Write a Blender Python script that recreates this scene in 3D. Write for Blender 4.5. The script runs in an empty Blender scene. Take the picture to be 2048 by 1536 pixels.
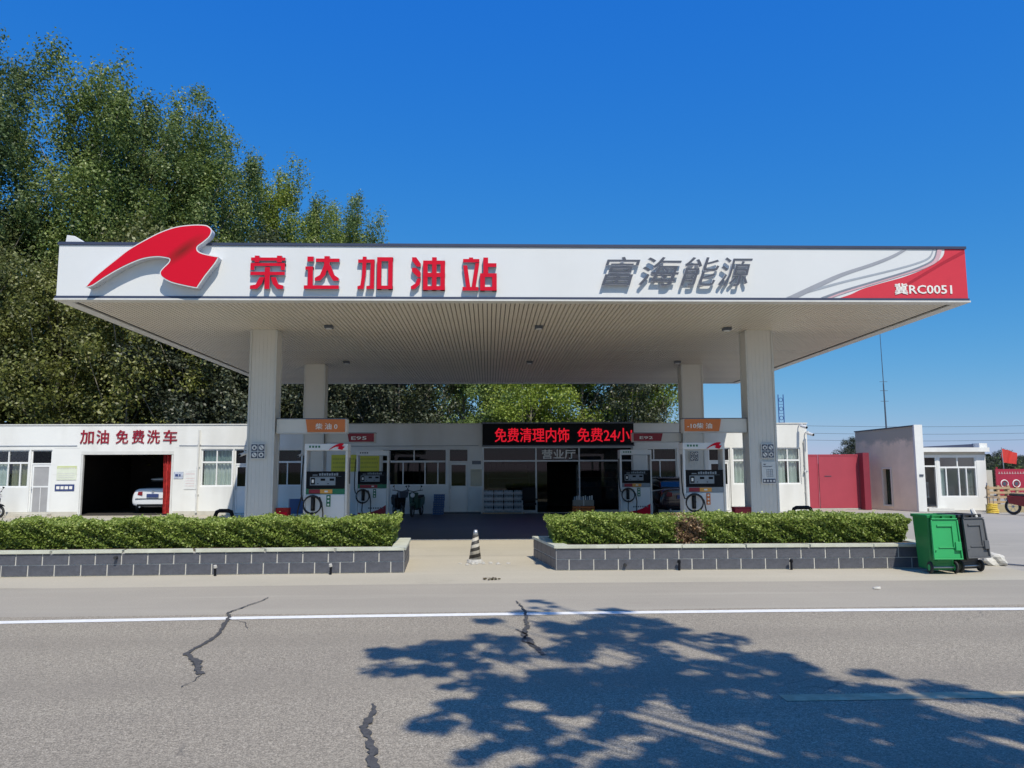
import bpy, math, random
import numpy as np
from mathutils import Vector, Matrix
random.seed(7); rng = np.random.default_rng(11)
sc = bpy.context.scene
COL = sc.collection
R = math.radians

# ------------------------------------------------------------------ camera
cd = bpy.data.cameras.new('camera'); cam = bpy.data.objects.new('camera', cd); COL.objects.link(cam)
cd.sensor_fit = 'HORIZONTAL'; cd.sensor_width = 36.0; cd.lens = 36.0*1538/2048; cd.clip_start = 0.05; cd.clip_end = 6000
def cam_matrix(yaw, pitch, roll, loc):
    a, p, r = R(yaw), R(pitch), R(roll)
    f = Vector((math.sin(a)*math.cos(p), math.cos(a)*math.cos(p), math.sin(p)))
    rt = Vector((math.cos(a), -math.sin(a), 0)); up = rt.cross(f)
    r2 = math.cos(r)*rt + math.sin(r)*up; u2 = -math.sin(r)*rt + math.cos(r)*up
    m = Matrix.Identity(4)
    for i in range(3): m[i][0] = r2[i]; m[i][1] = u2[i]; m[i][2] = -f[i]; m[i][3] = loc[i]
    return m
cam.matrix_world = cam_matrix(1.781, 6.456, -0.23, (0, 0, 1.7))
sc.camera = cam

# ------------------------------------------------------------------ light
SUN = Vector((0.24, -0.70, 1.0)).normalized()        # towards the sun: behind the camera, a little to the right
elev = math.asin(SUN.z); az = math.atan2(SUN.x, SUN.y)
w = bpy.data.worlds.new('World'); sc.world = w; w.use_nodes = True
nt = w.node_tree; nt.nodes.clear()
sky = nt.nodes.new('ShaderNodeTexSky'); sky.sky_type = 'NISHITA'; sky.sun_disc = False
sky.sun_elevation = elev; sky.sun_rotation = az
sky.altitude = 400; sky.air_density = 1.0; sky.dust_density = 0.35; sky.ozone_density = 3.2
bg = nt.nodes.new('ShaderNodeBackground'); bg.inputs['Strength'].default_value = 0.115
wo = nt.nodes.new('ShaderNodeOutputWorld')
# one colour curve per channel over the whole sky: the deep saturated blue of the day
spl = nt.nodes.new('ShaderNodeSeparateColor'); cmb = nt.nodes.new('ShaderNodeCombineColor'); nt.links.new(sky.outputs[0], spl.inputs[0])
for i, (k_, g_) in enumerate(((.66, 1.62), (.59, .72), (.73, .12))):
    p_ = nt.nodes.new('ShaderNodeMath'); p_.operation = 'POWER'; p_.inputs[1].default_value = g_
    q_ = nt.nodes.new('ShaderNodeMath'); q_.operation = 'MULTIPLY'; q_.inputs[1].default_value = k_*0.115**(g_-1)
    nt.links.new(spl.outputs[i], p_.inputs[0]); nt.links.new(p_.outputs[0], q_.inputs[0]); nt.links.new(q_.outputs[0], cmb.inputs[i])
nt.links.new(cmb.outputs[0], bg.inputs[0]); nt.links.new(bg.outputs[0], wo.inputs[0])
sl = bpy.data.lights.new('sun', 'SUN'); sl.energy = 4.5; sl.angle = R(0.53); sl.color = (1.0, 0.935, 0.80)
so = bpy.data.objects.new('sun', sl); COL.objects.link(so)
so.rotation_euler = (-SUN).to_track_quat('-Z', 'Y').to_euler(); so.location = (20, -40, 50)
sc.view_settings.view_transform = 'Standard'; sc.view_settings.look = 'None'
sc.view_settings.exposure = 0.0; sc.view_settings.gamma = 1.0; sc.view_settings.use_curve_mapping = False
sc.cycles.max_bounces = 8; sc.cycles.transparent_max_bounces = 12

# ------------------------------------------------------------------ materials
MATS = {}
def mat(name, col, rough=0.6, metal=0.0, var=0.08, scale=3.0, bump=0.0, bscale=40.0, spec=0.5, coat=0.0, dirt=0.0):
    if name in MATS: return MATS[name]
    m = bpy.data.materials.new(name); m.use_nodes = True; t = m.node_tree; b = t.nodes['Principled BSDF']
    b.inputs['Roughness'].default_value = rough; b.inputs['Metallic'].default_value = metal
    b.inputs['Specular IOR Level'].default_value = spec; b.inputs['Coat Weight'].default_value = coat
    tc = t.nodes.new('ShaderNodeTexCoord')
    n = t.nodes.new('ShaderNodeTexNoise'); n.inputs['Scale'].default_value = scale; n.inputs['Detail'].default_value = 5; n.inputs['Roughness'].default_value = 0.62
    t.links.new(tc.outputs['Object'], n.inputs['Vector'])
    r = t.nodes.new('ShaderNodeValToRGB')
    r.color_ramp.elements[0].position = 0.3; r.color_ramp.elements[1].position = 0.7
    r.color_ramp.elements[0].color = tuple(max(0, c*(1-var)) for c in col)+(1,)
    r.color_ramp.elements[1].color = tuple(min(1, c*(1+var)) for c in col)+(1,)
    t.links.new(n.outputs['Fac'], r.inputs['Fac']); out = r.outputs['Color']
    if dirt > 0:
        n2 = t.nodes.new('ShaderNodeTexNoise'); n2.inputs['Scale'].default_value = scale*0.35; n2.inputs['Detail'].default_value = 8
        mp = t.nodes.new('ShaderNodeMapping'); mp.inputs['Scale'].default_value = (2.2, 2.2, 0.45)
        t.links.new(tc.outputs['Object'], mp.inputs['Vector']); t.links.new(mp.outputs[0], n2.inputs['Vector'])
        r2 = t.nodes.new('ShaderNodeValToRGB'); r2.color_ramp.elements[0].position = 0.46; r2.color_ramp.elements[1].position = 0.72
        r2.color_ramp.elements[0].color = (0, 0, 0, 1); r2.color_ramp.elements[1].color = (dirt, dirt, dirt, 1)
        mx = t.nodes.new('ShaderNodeMixRGB'); mx.inputs[2].default_value = (col[0]*0.55, col[1]*0.52, col[2]*0.46, 1)
        t.links.new(n2.outputs['Fac'], r2.inputs['Fac']); t.links.new(r2.outputs['Color'], mx.inputs[0]); t.links.new(out, mx.inputs[1]); out = mx.outputs[0]
    t.links.new(out, b.inputs['Base Color'])
    if bump > 0:
        n3 = t.nodes.new('ShaderNodeTexNoise'); n3.inputs['Scale'].default_value = bscale; n3.inputs['Detail'].default_value = 4
        t.links.new(tc.outputs['Object'], n3.inputs['Vector'])
        bp = t.nodes.new('ShaderNodeBump'); bp.inputs['Strength'].default_value = bump; bp.inputs['Distance'].default_value = 0.02
        t.links.new(n3.outputs['Fac'], bp.inputs['Height']); t.links.new(bp.outputs[0], b.inputs['Normal'])
    MATS[name] = m; return m
def emit(name, col, st):
    m = bpy.data.materials.new(name); m.use_nodes = True; b = m.node_tree.nodes['Principled BSDF']
    b.inputs['Base Color'].default_value = (col[0]*.3, col[1]*.3, col[2]*.3, 1); b.inputs['Emission Color'].default_value = col+(1,); b.inputs['Emission Strength'].default_value = st
    n = m.node_tree.nodes.new('ShaderNodeTexNoise'); n.inputs['Scale'].default_value = 60
    mm = m.node_tree.nodes.new('ShaderNodeMapRange'); mm.inputs['To Min'].default_value = st*.7; mm.inputs['To Max'].default_value = st*1.3
    m.node_tree.links.new(n.outputs['Fac'], mm.inputs['Value']); m.node_tree.links.new(mm.outputs[0], b.inputs['Emission Strength'])
    return m
def glass(name, tint, refl=0.12, top=.5):
    m = bpy.data.materials.new(name); m.use_nodes = True; t = m.node_tree; t.nodes.clear()
    o = t.nodes.new('ShaderNodeOutputMaterial'); mix = t.nodes.new('ShaderNodeMixShader'); tr = t.nodes.new('ShaderNodeBsdfTransparent'); g = t.nodes.new('ShaderNodeBsdfGlossy')
    tr.inputs[0].default_value = tint+(1,); g.inputs['Roughness'].default_value = 0.03
    lw = t.nodes.new('ShaderNodeLayerWeight'); lw.inputs[0].default_value = 0.25
    mr = t.nodes.new('ShaderNodeMapRange'); mr.inputs['To Min'].default_value = refl; mr.inputs['To Max'].default_value = top
    t.links.new(lw.outputs['Fresnel'], mr.inputs['Value']); t.links.new(mr.outputs[0], mix.inputs[0])
    n = t.nodes.new('ShaderNodeTexNoise'); n.inputs['Scale'].default_value = 1.1; bp = t.nodes.new('ShaderNodeBump'); bp.inputs['Strength'].default_value = 0.05
    t.links.new(n.outputs['Fac'], bp.inputs['Height']); t.links.new(bp.outputs[0], g.inputs['Normal'])
    t.links.new(tr.outputs[0], mix.inputs[1]); t.links.new(g.outputs[0], mix.inputs[2]); t.links.new(mix.outputs[0], o.inputs[0])
    return m

M = dict(
 white=mat('wall_paint', (.74, .745, .73), .7, var=.04, scale=1.2, bump=.15, bscale=25, dirt=.30),
 panel=mat('white_panel', (.70, .71, .72), .38, var=.02, scale=.8, dirt=.06),
 navy=mat('trim_navy', (.045, .055, .10), .4),
 lip=mat('trim_pale', (.62, .62, .60), .5, dirt=.1),
 slat=mat('slat_paint', (.66, .61, .53), .45, var=.05, scale=.6, dirt=.25),
 clad=mat('column_cladding', (.68, .66, .62), .42, var=.04, scale=.9, dirt=.12),
 dark=mat('dark_void', (.012, .012, .013), .7),
 black=mat('black_plastic', (.010, .011, .014), .55, spec=.12),
 rubber=mat('black_rubber', (.025, .025, .026), .75),
 red=mat('sign_red', (.60, .006, .028), .5, var=.05, spec=.15),
 redcloth=mat('red_curtain', (.36, .03, .03), .75, var=.5, scale=7, spec=.2),
 maroon=mat('maroon_panel', (.28, .015, .03), .4),
 orange=mat('orange_panel', (.62, .17, .035), .4, var=.08),
 txt=mat('white_lettering', (.8, .78, .74), .5, var=.02),
 slate=mat('slate_metal', (.10, .115, .15), .35, metal=.3),
 steel=mat('brushed_steel', (.42, .44, .47), .35, metal=.6),
 frame=mat('window_frame', (.76, .77, .77), .4, var=.03),
 curtain=mat('curtain_pale', (.80, .82, .79), .8, var=.1, scale=2),
 screen=mat('door_screen', (.33, .33, .34), .8, var=.08),
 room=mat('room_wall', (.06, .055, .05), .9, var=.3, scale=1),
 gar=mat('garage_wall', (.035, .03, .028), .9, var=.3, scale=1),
 tile=mat('slate_tile', (.085, .088, .105), .5, var=.28, scale=5, bump=.3, bscale=30, dirt=.2),
 grout=mat('pale_grout', (.50, .49, .46), .85, var=.1, scale=8),
 coping=mat('coping_stone', (.52, .53, .44), .8, var=.14, scale=4, bump=.3, bscale=60, dirt=.25),
 soil=mat('soil', (.09, .065, .045), .95, var=.3, scale=8, bump=.6),
 trunk=mat('bark', (.20, .18, .145), .9, var=.35, scale=4, bump=.6, bscale=12),
 green=mat('bin_green', (.012, .21, .055), .42, var=.08, scale=2, dirt=.15),
 greenlid=mat('bin_lid_green', (.03, .36, .11), .45, var=.06, scale=2, dirt=.1),
 grey=mat('bin_grey', (.035, .036, .04), .45, var=.1, scale=2, dirt=.15),
 greylid=mat('bin_lid_grey', (.105, .108, .115), .5, var=.1, scale=2, dirt=.15),
 gate=mat('gate_red', (.38, .05, .075), .5, var=.07, scale=1.0, dirt=.15),
 pink=mat('pale_render', (.68, .60, .54), .85, var=.07, scale=1.5, bump=.3, dirt=.4),
 greenpr=mat('pump_green', (.015, .16, .08), .4), yellow=mat('yellow_panel', (.62, .60, .06), .5, var=.08),
 amber=mat('amber_panel', (.70, .33, .06), .45), blue=mat('plate_blue', (.03, .05, .17), .4),
 lcd=mat('lcd_panel', (.22, .26, .30), .3, var=.1, scale=6), wood=mat('pallet_wood', (.42, .30, .18), .8, var=.2, scale=5),
 conc=mat('rubble_concrete', (.46, .44, .40), .9, var=.2, scale=14, bump=.6), bag=mat('pale_sack', (.55, .53, .48), .7, var=.25, scale=12),
 carwhite=mat('car_white', (.72, .74, .78), .22, coat=.6, var=.02), carred=mat('car_dark', (.03, .012, .014), .2, coat=.7, var=.05),
 carglass=mat('car_glass', (.012, .014, .016), .12, spec=.35), tail=mat('tail_light', (.22, .01, .012), .2),
 paintwhite=mat('road_paint', (.78, .77, .73), .7, var=.10, scale=14), painty=mat('road_paint_yellow', (.52, .43, .28), .75, var=.25, scale=9, dirt=.6),
 tar=mat('crack_tar', (.075, .072, .068), .7, var=.35, scale=30, bump=.3), petrol=mat('flag_red', (.62, .04, .03), .7, var=.1),
 bluemast=mat('mast_blue', (.05, .12, .32), .5), paper=mat('notice_paper', (.68, .69, .68), .6, var=.08, scale=10),
 water=mat('bottle_plastic', (.30, .38, .46), .25, var=.25, scale=9), bluecr=mat('blue_crate', (.05, .12, .30), .5), tan=mat('tan_plaster', (.52, .50, .44), .85, dirt=.3),
)
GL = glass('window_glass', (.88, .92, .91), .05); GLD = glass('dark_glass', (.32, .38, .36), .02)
LED = emit('led_red', (1.0, .008, .03), .62)

def leafmat(name, c0, c1, c2, trans=0.3, rough=.45, var=True):
    m = bpy.data.materials.new(name); m.use_nodes = True; t = m.node_tree; b = t.nodes['Principled BSDF']; o = t.nodes['Material Output']
    a = t.nodes.new('ShaderNodeAttribute'); a.attribute_name = 'rnd'
    r = t.nodes.new('ShaderNodeValToRGB'); r.color_ramp.elements[0].color = c0+(1,); r.color_ramp.elements[1].color = c2+(1,); e = r.color_ramp.elements.new(.55); e.color = c1+(1,)
    oi = t.nodes.new('ShaderNodeObjectInfo'); hv = t.nodes.new('ShaderNodeHueSaturation')      # every tree its own tint
    for ix, (lo, hi) in (('Hue', (.475,.515)), ('Value', (.72,1.2)), ('Saturation', (.85,1.1))):
        q = t.nodes.new('ShaderNodeMapRange'); q.inputs['To Min'].default_value = lo; q.inputs['To Max'].default_value = hi; t.links.new(oi.outputs['Random'], q.inputs['Value'])
        if var and ix != 'Hue': t.links.new(q.outputs[0], hv.inputs[ix])
        elif var: q.inputs['To Min'].default_value, q.inputs['To Max'].default_value = hi, lo; t.links.new(q.outputs[0], hv.inputs[ix])
    t.links.new(a.outputs['Fac'], r.inputs['Fac']); t.links.new(r.outputs[0], hv.inputs['Color']); r = hv; t.links.new(r.outputs[0], b.inputs['Base Color'])
    b.inputs['Roughness'].default_value = rough; b.inputs['Specular IOR Level'].default_value = .45
    tl = t.nodes.new('ShaderNodeBsdfTranslucent'); t.links.new(r.outputs[0], tl.inputs[0]); mx = t.nodes.new('ShaderNodeMixShader'); mx.inputs[0].default_value = trans
    t.links.new(b.outputs[0], mx.inputs[1]); t.links.new(tl.outputs[0], mx.inputs[2]); t.links.new(mx.outputs[0], o.inputs[0])
    return m
LEAFP = leafmat('poplar_leaf', (.05, .095, .025), (.20, .29, .065), (.52, .60, .22), .42)
LEAFD = leafmat('dark_leaf', (.03, .04, .02), (.055, .07, .032), (.24, .26, .18), .2)
LEAFM = leafmat('olive_leaf', (.05, .06, .02), (.15, .185, .05), (.46, .48, .26), .35)
LEAFB = leafmat('bright_leaf', (.12, .19, .04), (.24, .34, .07), (.40, .50, .16), .42)
LEAFH = leafmat('hedge_leaf', (.07, .11, .025), (.25, .34, .06), (.56, .62, .20), .35, var=False)
LEAFX = leafmat('hedge_leaf_brown', (.20, .11, .05), (.38, .24, .13), (.55, .42, .27), .2)

# ------------------------------------------------------------------ mesh helpers
class MB:
    def __init__(s): s.v = []; s.f = []
    def add(s, vs, fs):
        o = len(s.v); s.v += [tuple(p) for p in vs]; s.f += [tuple(i+o for i in f) for f in fs]
    def box(s, x0, x1, y0, y1, z0, z1):
        s.add([(x0,y0,z0),(x1,y0,z0),(x1,y1,z0),(x0,y1,z0),(x0,y0,z1),(x1,y0,z1),(x1,y1,z1),(x0,y1,z1)],
              [(0,3,2,1),(4,5,6,7),(0,1,5,4),(1,2,6,5),(2,3,7,6),(3,0,4,7)]); return s
    def hexa(s, b, t):   # bottom 4, top 4
        s.add(list(b)+list(t), [(0,3,2,1),(4,5,6,7),(0,1,5,4),(1,2,6,5),(2,3,7,6),(3,0,4,7)]); return s
    def prism(s, poly, y0, y1):   # polygon in XZ extruded along Y
        n = len(poly); s.add([(x,y0,z) for x,z in poly]+[(x,y1,z) for x,z in poly],
              [tuple(range(n)), tuple(range(2*n-1,n-1,-1))]+[(i,(i+1)%n+0,(i+1)%n+n,i+n)[::-1] for i in range(n)]); return s
    def cyl(s, a, b, r0, r1=None, n=10, caps=True):
        r1 = r0 if r1 is None else r1; a = Vector(a); b = Vector(b); d = (b-a).normalized()
        u = d.orthogonal().normalized(); v = d.cross(u)
        vs = [a+(u*math.cos(2*math.pi*i/n)+v*math.sin(2*math.pi*i/n))*r0 for i in range(n)]+[b+(u*math.cos(2*math.pi*i/n)+v*math.sin(2*math.pi*i/n))*r1 for i in range(n)]
        fs = [(i,(i+1)%n,(i+1)%n+n,i+n) for i in range(n)]
        if caps: fs += [tuple(range(n))[::-1], tuple(range(n,2*n))]
        s.add(vs, fs); return s
    def tube(s, pts, r, n=8):
        pts = [Vector(p) for p in pts]; rings = []; u = None
        for i, p in enumerate(pts):
            d = (pts[min(i+1,len(pts)-1)]-pts[max(i-1,0)]).normalized()
            u = d.orthogonal().normalized() if u is None else (u-d*u.dot(d)).normalized()
            v = d.cross(u); rr = r[i] if isinstance(r, (list, tuple)) else r
            rings.append([p+(u*math.cos(2*math.pi*k/n)+v*math.sin(2*math.pi*k/n))*rr for k in range(n)])
        vs = [q for g in rings for q in g]; fs = []
        for i in range(len(pts)-1):
            for k in range(n): fs.append((i*n+k, i*n+(k+1)%n, (i+1)*n+(k+1)%n, (i+1)*n+k))
        fs += [tuple(range(n))[::-1], tuple(range((len(pts)-1)*n, len(pts)*n))]
        s.add(vs, fs); return s
    def torus(s, c, R0, r, axis='y', n=20, m=8, sx=1, sz=1):
        vs = []; fs = []
        for i in range(n):
            a = 2*math.pi*i/n
            for j in range(m):
                b = 2*math.pi*j/m; rr = R0+r*math.cos(b); q = r*math.sin(b)
                p = (rr*math.cos(a)*sx, q, rr*math.sin(a)*sz) if axis == 'y' else (q, rr*math.cos(a), rr*math.sin(a)) if axis == 'x' else (rr*math.cos(a), rr*math.sin(a), q)
                vs.append((c[0]+p[0], c[1]+p[1], c[2]+p[2]))
                fs.append((i*m+j, ((i+1)%n)*m+j, ((i+1)%n)*m+(j+1)%m, i*m+(j+1)%m))
        s.add(vs, fs); return s
    def mesh(s, name, m, smooth=False):
        me = bpy.data.meshes.new(name); me.from_pydata(s.v, [], s.f); me.update()
        if smooth: me.polygons.foreach_set('use_smooth', [True]*len(me.polygons))
        if m: me.materials.append(m)
        return me
    def obj(s, name, m, parent=None, bevel=0, smooth=False, label=None, cat=None, group=None, kind=None, world=False):
        me = s.mesh(name, m, smooth)
        if world and parent:
            me.transform(Matrix.Translation(-root_loc(parent)))
        o = bpy.data.objects.new(name, me); COL.objects.link(o); o.parent = parent
        if bevel:
            bm = o.modifiers.new('bevel', 'BEVEL'); bm.width = bevel; bm.segments = 2; bm.limit_method = 'ANGLE'
        tag(o, label, cat, group, kind); return o
def root_loc(p):
    l = Vector((0,0,0))
    while p: l = l+p.location; p = p.parent
    return l
def tag(o, label=None, cat=None, group=None, kind=None):
    if label: o['label'] = label
    if cat: o['category'] = cat
    if group: o['group'] = group
    if kind: o['kind'] = kind
    return o
def thing(name, label, cat, loc=(0,0,0), rz=0, group=None):
    o = bpy.data.objects.new(name, None); COL.objects.link(o); o.location = loc; o.rotation_euler = (0,0,rz); o.empty_display_size = .2
    return tag(o, label, cat, group)
def dup(root, loc=None, rz=None, label=None, group=None):
    r = root.copy(); COL.objects.link(r)
    if loc is not None: r.location = loc
    if rz is not None: r.rotation_euler = (0,0,rz)
    if label: r['label'] = label
    if group: r['group'] = group
    for ch in list(root.children):
        c = ch.copy(); COL.objects.link(c); c.parent = r
        for g in list(ch.children):
            d = g.copy(); COL.objects.link(d); d.parent = c
    return r
def B(*a): return MB().box(*a)

def textmesh(body, x0, x1, z0, z1, y, depth, bold=0.0, shear=0.0):
    c = bpy.data.curves.new('text', 'FONT'); c.body = body; c.resolution_u = 2; c.offset = 0; c.extrude = .1; c.shear = shear
    o = bpy.data.objects.new('text', c); COL.objects.link(o); bpy.context.view_layer.update()
    dg = bpy.context.evaluated_depsgraph_get(); me = bpy.data.meshes.new_from_object(o.evaluated_get(dg))
    bpy.data.objects.remove(o); bpy.data.curves.remove(c)
    n = len(me.vertices); co = np.empty(n*3); me.vertices.foreach_get('co', co); co = co.reshape(-1,3)
    mn = co.min(0); mx = co.max(0)
    out = np.empty_like(co)
    out[:,0] = x0+(co[:,0]-mn[0])/(mx[0]-mn[0])*(x1-x0)
    out[:,2] = z0+(co[:,1]-mn[1])/(mx[1]-mn[1])*(z1-z0)
    out[:,1] = y - (co[:,2]-mn[2])/(mx[2]-mn[2])*depth
    if bold > 0:      # heavier strokes: the glyph repeated a hair sideways and up, each copy slightly behind the last
        d = bold*(x1-x0)/max(1, len(body)); fs = [tuple(p.vertices) for p in me.polygons]; V = []; Fs = []
        for k, (dx, dz) in enumerate(((0,0),(d,0),(-d,0),(0,d*.7),(0,-d*.7),(d*.7,d*.5),(-d*.7,-d*.5))):
            o2 = out.copy(); o2[:,0] += dx; o2[:,2] += dz; o2[:,1] += k*min(.0006, depth*.04); b0 = len(V)*n; V.append(o2); Fs += [tuple(i+b0 for i in f) for f in fs]
        me.clear_geometry(); me.from_pydata(np.vstack(V).tolist(), [], Fs); me.update(); return me
    me.vertices.foreach_set('co', out.ravel()); me.update(); return me
def text(name, body, x0, x1, z0, z1, y, depth, m, parent=None, bold=0.0, shear=0.0, world=True, m2=None, **kw):
    me = textmesh(body, x0, x1, z0, z1, y, depth, bold, shear); me.materials.clear(); me.materials.append(m)
    if m2 is not None:      # sides of the letters in another paint
        me.materials.append(m2); me.update()
        for p in me.polygons:
            if abs(p.normal.y) < .5: p.material_index = 1
    if parent and world: me.transform(Matrix.Translation(-root_loc(parent)))
    o = bpy.data.objects.new(name, me); COL.objects.link(o); o.parent = parent; tag(o, **kw); return o

def leaves(name, P, size, m, nrm_up=.25, seed=0, shade=None, aspect=.62, outward=None):
    """many small leaf faces at points P"""
    g = np.random.default_rng(seed); n = len(P)
    N = g.normal(size=(n,3)); N[:,2] += nrm_up*2
    if outward is not None: N += outward
    N /= np.linalg.norm(N, axis=1)[:,None]
    T = np.cross(N, g.normal(size=(n,3))); T /= np.linalg.norm(T, axis=1)[:,None]; Bt = np.cross(N, T)
    s = (size*g.uniform(.65, 1.35, n))[:,None]*.5
    V = np.empty((n,4,3)); V[:,0] = P-T*s; V[:,1] = P+Bt*s*aspect+N*s*.15; V[:,2] = P+T*s; V[:,3] = P-Bt*s*aspect+N*s*.15
    me = bpy.data.meshes.new(name); me.vertices.add(n*4); me.vertices.foreach_set('co', V.ravel())
    me.loops.add(n*4); me.loops.foreach_set('vertex_index', np.arange(n*4)); me.polygons.add(n)
    me.polygons.foreach_set('loop_start', np.arange(0,n*4,4)); me.polygons.foreach_set('loop_total', np.full(n,4))
    me.update(calc_edges=True)
    a = me.attributes.new('rnd', 'FLOAT', 'FACE'); r = g.uniform(0,1,n)**1.3
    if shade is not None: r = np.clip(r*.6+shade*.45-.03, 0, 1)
    a.data.foreach_set('value', r.astype(np.float32))
    for q in (m if isinstance(m, (list,tuple)) else [m]): me.materials.append(q)
    return me
def link(name, me, parent=None, **kw):
    o = bpy.data.objects.new(name, me); COL.objects.link(o); o.parent = parent; tag(o, **kw); return o

# ------------------------------------------------------------------ ground
def groundmat(name, base, dark, light, fine=260., patch=.35, streak=True, bump=.25, speck=.5, rough=.85, stain=.35, tracks=False):
    m = bpy.data.materials.new(name); m.use_nodes = True; t = m.node_tree; b = t.nodes['Principled BSDF']; b.inputs['Roughness'].default_value = rough
    b.inputs['Specular IOR Level'].default_value = .3
    tc = t.nodes.new('ShaderNodeTexCoord')
    def noise(scale, detail, vec=None, rg=.6):
        n = t.nodes.new('ShaderNodeTexNoise'); n.inputs['Scale'].default_value = scale; n.inputs['Detail'].default_value = detail; n.inputs['Roughness'].default_value = rg
        t.links.new(vec or tc.outputs['Object'], n.inputs['Vector']); return n.outputs['Fac']
    def ramp(fac, p0, c0, p1, c1):
        r = t.nodes.new('ShaderNodeValToRGB'); r.color_ramp.elements[0].position = p0; r.color_ramp.elements[0].color = c0+(1,); r.color_ramp.elements[1].position = p1; r.color_ramp.elements[1].color = c1+(1,)
        t.links.new(fac, r.inputs['Fac']); return r.outputs[0]
    def mix(a, b_, f, mode='MIX'):
        x = t.nodes.new('ShaderNodeMixRGB'); x.blend_type = mode
        if isinstance(f, float): x.inputs[0].default_value = f
        else: t.links.new(f, x.inputs[0])
        for i, q in ((1,a),(2,b_)):
            if isinstance(q, tuple): x.inputs[i].default_value = q+(1,)
            else: t.links.new(q, x.inputs[i])
        return x.outputs[0]
    c = ramp(noise(patch, 6), .32, dark, .68, base)
    mp = t.nodes.new('ShaderNodeMapping'); mp.inputs['Scale'].default_value = (.12, 1.6, 1); t.links.new(tc.outputs['Object'], mp.inputs['Vector'])
    if streak: c = mix(c, light, ramp(noise(1.0, 6, mp.outputs[0]), .5, (0,0,0), .75, (.55,.55,.55)))
    f1 = ramp(noise(fine, 2, None, .5), .38, (.5,.5,.5), .64, (1.42,1.42,1.42))
    c = mix(c, f1, speck, 'MULTIPLY')
    f2 = ramp(noise(fine*.28, 4), .4, (.72,.72,.72), .66, (1.18,1.18,1.18)); c = mix(c, f2, speck*.8, 'MULTIPLY')
    v = t.nodes.new('ShaderNodeTexVoronoi'); v.inputs['Scale'].default_value = fine*.32; t.links.new(tc.outputs['Object'], v.inputs['Vector'])
    c = mix(c, tuple(min(1,q*1.7) for q in light), ramp(v.outputs['Distance'], .10, (speck*.75,)*3, .22, (0,0,0)))
    # blotches, stains and dust
    c = mix(c, tuple(q*.55 for q in dark), ramp(noise(.55, 9, None, .72), .60, (0,0,0), .74, (stain,)*3))
    c = mix(c, tuple(min(1, q*1.35) for q in light), ramp(noise(.9, 8, mp.outputs[0], .7), .58, (0,0,0), .78, (stain*.8,)*3))
    if tracks:
        sp = t.nodes.new('ShaderNodeSeparateXYZ'); t.links.new(tc.outputs['Object'], sp.inputs[0])
        wv = t.nodes.new('ShaderNodeMath'); wv.operation = 'MULTIPLY_ADD'; wv.inputs[1].default_value = .5; t.links.new(noise(.35, 3), wv.inputs[0]); t.links.new(sp.outputs['Y'], wv.inputs[2])
        for yq in (8.35, 6.75, 4.75, 3.1):
            a1 = t.nodes.new('ShaderNodeMath'); a1.operation = 'SUBTRACT'; a1.inputs[1].default_value = yq; t.links.new(wv.outputs[0], a1.inputs[0])
            a2 = t.nodes.new('ShaderNodeMath'); a2.operation = 'ABSOLUTE'; t.links.new(a1.outputs[0], a2.inputs[0])
            c = mix(c, tuple(q*.74 for q in dark), ramp(a2.outputs[0], .05, (.34,)*3, .55, (0,0,0)))
        # hairline cracks
        v2 = t.nodes.new('ShaderNodeTexVoronoi'); v2.feature = 'DISTANCE_TO_EDGE'; v2.inputs['Scale'].default_value = .42
        wp = t.nodes.new('ShaderNodeMixRGB'); wp.blend_type = 'ADD'; wp.inputs[0].default_value = .35; n4 = t.nodes.new('ShaderNodeTexNoise'); n4.inputs['Scale'].default_value = 2.6; n4.inputs['Detail'].default_value = 8
        t.links.new(tc.outputs['Object'], n4.inputs['Vector']); t.links.new(tc.outputs['Object'], wp.inputs[1]); t.links.new(n4.outputs['Color'], wp.inputs[2]); t.links.new(wp.outputs[0], v2.inputs['Vector'])
        line = ramp(v2.outputs['Distance'], .0015, (1,1,1), .0045, (0,0,0)); msk = ramp(noise(.5, 4), .54, (0,0,0), .66, (.75,.75,.75))
        mq = t.nodes.new('ShaderNodeMixRGB'); mq.blend_type = 'MULTIPLY'; mq.inputs[0].default_value = 1; t.links.new(line, mq.inputs[1]); t.links.new(msk, mq.inputs[2])
        c = mix(c, (.09,.085,.08), mq.outputs[0])
    t.links.new(c, b.inputs['Base Color'])
    bp = t.nodes.new('ShaderNodeBump'); bp.inputs['Strength'].default_value = bump; bp.inputs['Distance'].default_value = .01
    t.links.new(noise(fine*.6, 3), bp.inputs['Height']); t.links.new(bp.outputs[0], b.inputs['Normal'])
    return m
ASPH = groundmat('worn_asphalt', (.37, .325, .252), (.32, .28, .222), (.39, .345, .27), fine=120, patch=.3, speck=.85, bump=.7, tracks=True, stain=.28)
CONC = groundmat('pale_concrete', (.49, .44, .345), (.42, .38, .30), (.52, .475, .38), fine=120, patch=.25, speck=.14, bump=.15)
SHOULD = groundmat('worn_shoulder', (.39, .35, .285), (.345, .31, .255), (.43, .39, .315), fine=150, patch=.3, speck=.28, bump=.25)
YARD = groundmat('yard_concrete', (.40, .37, .325), (.34, .32, .285), (.46, .425, .37), fine=120, patch=.2, speck=.2)
FLOOR = groundmat('forecourt_floor', (.085, .085, .10), (.06, .06, .075), (.10, .10, .115), fine=90, patch=.4, speck=.15, bump=.05, rough=.5, stain=.2)  # base colour darkened to deepen the canopy shade on the floor
FIELD = groundmat('dry_grass_ground', (.13, .15, .06), (.09, .11, .04), (.18, .17, .09), fine=60, patch=.05, speck=.3)

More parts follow.
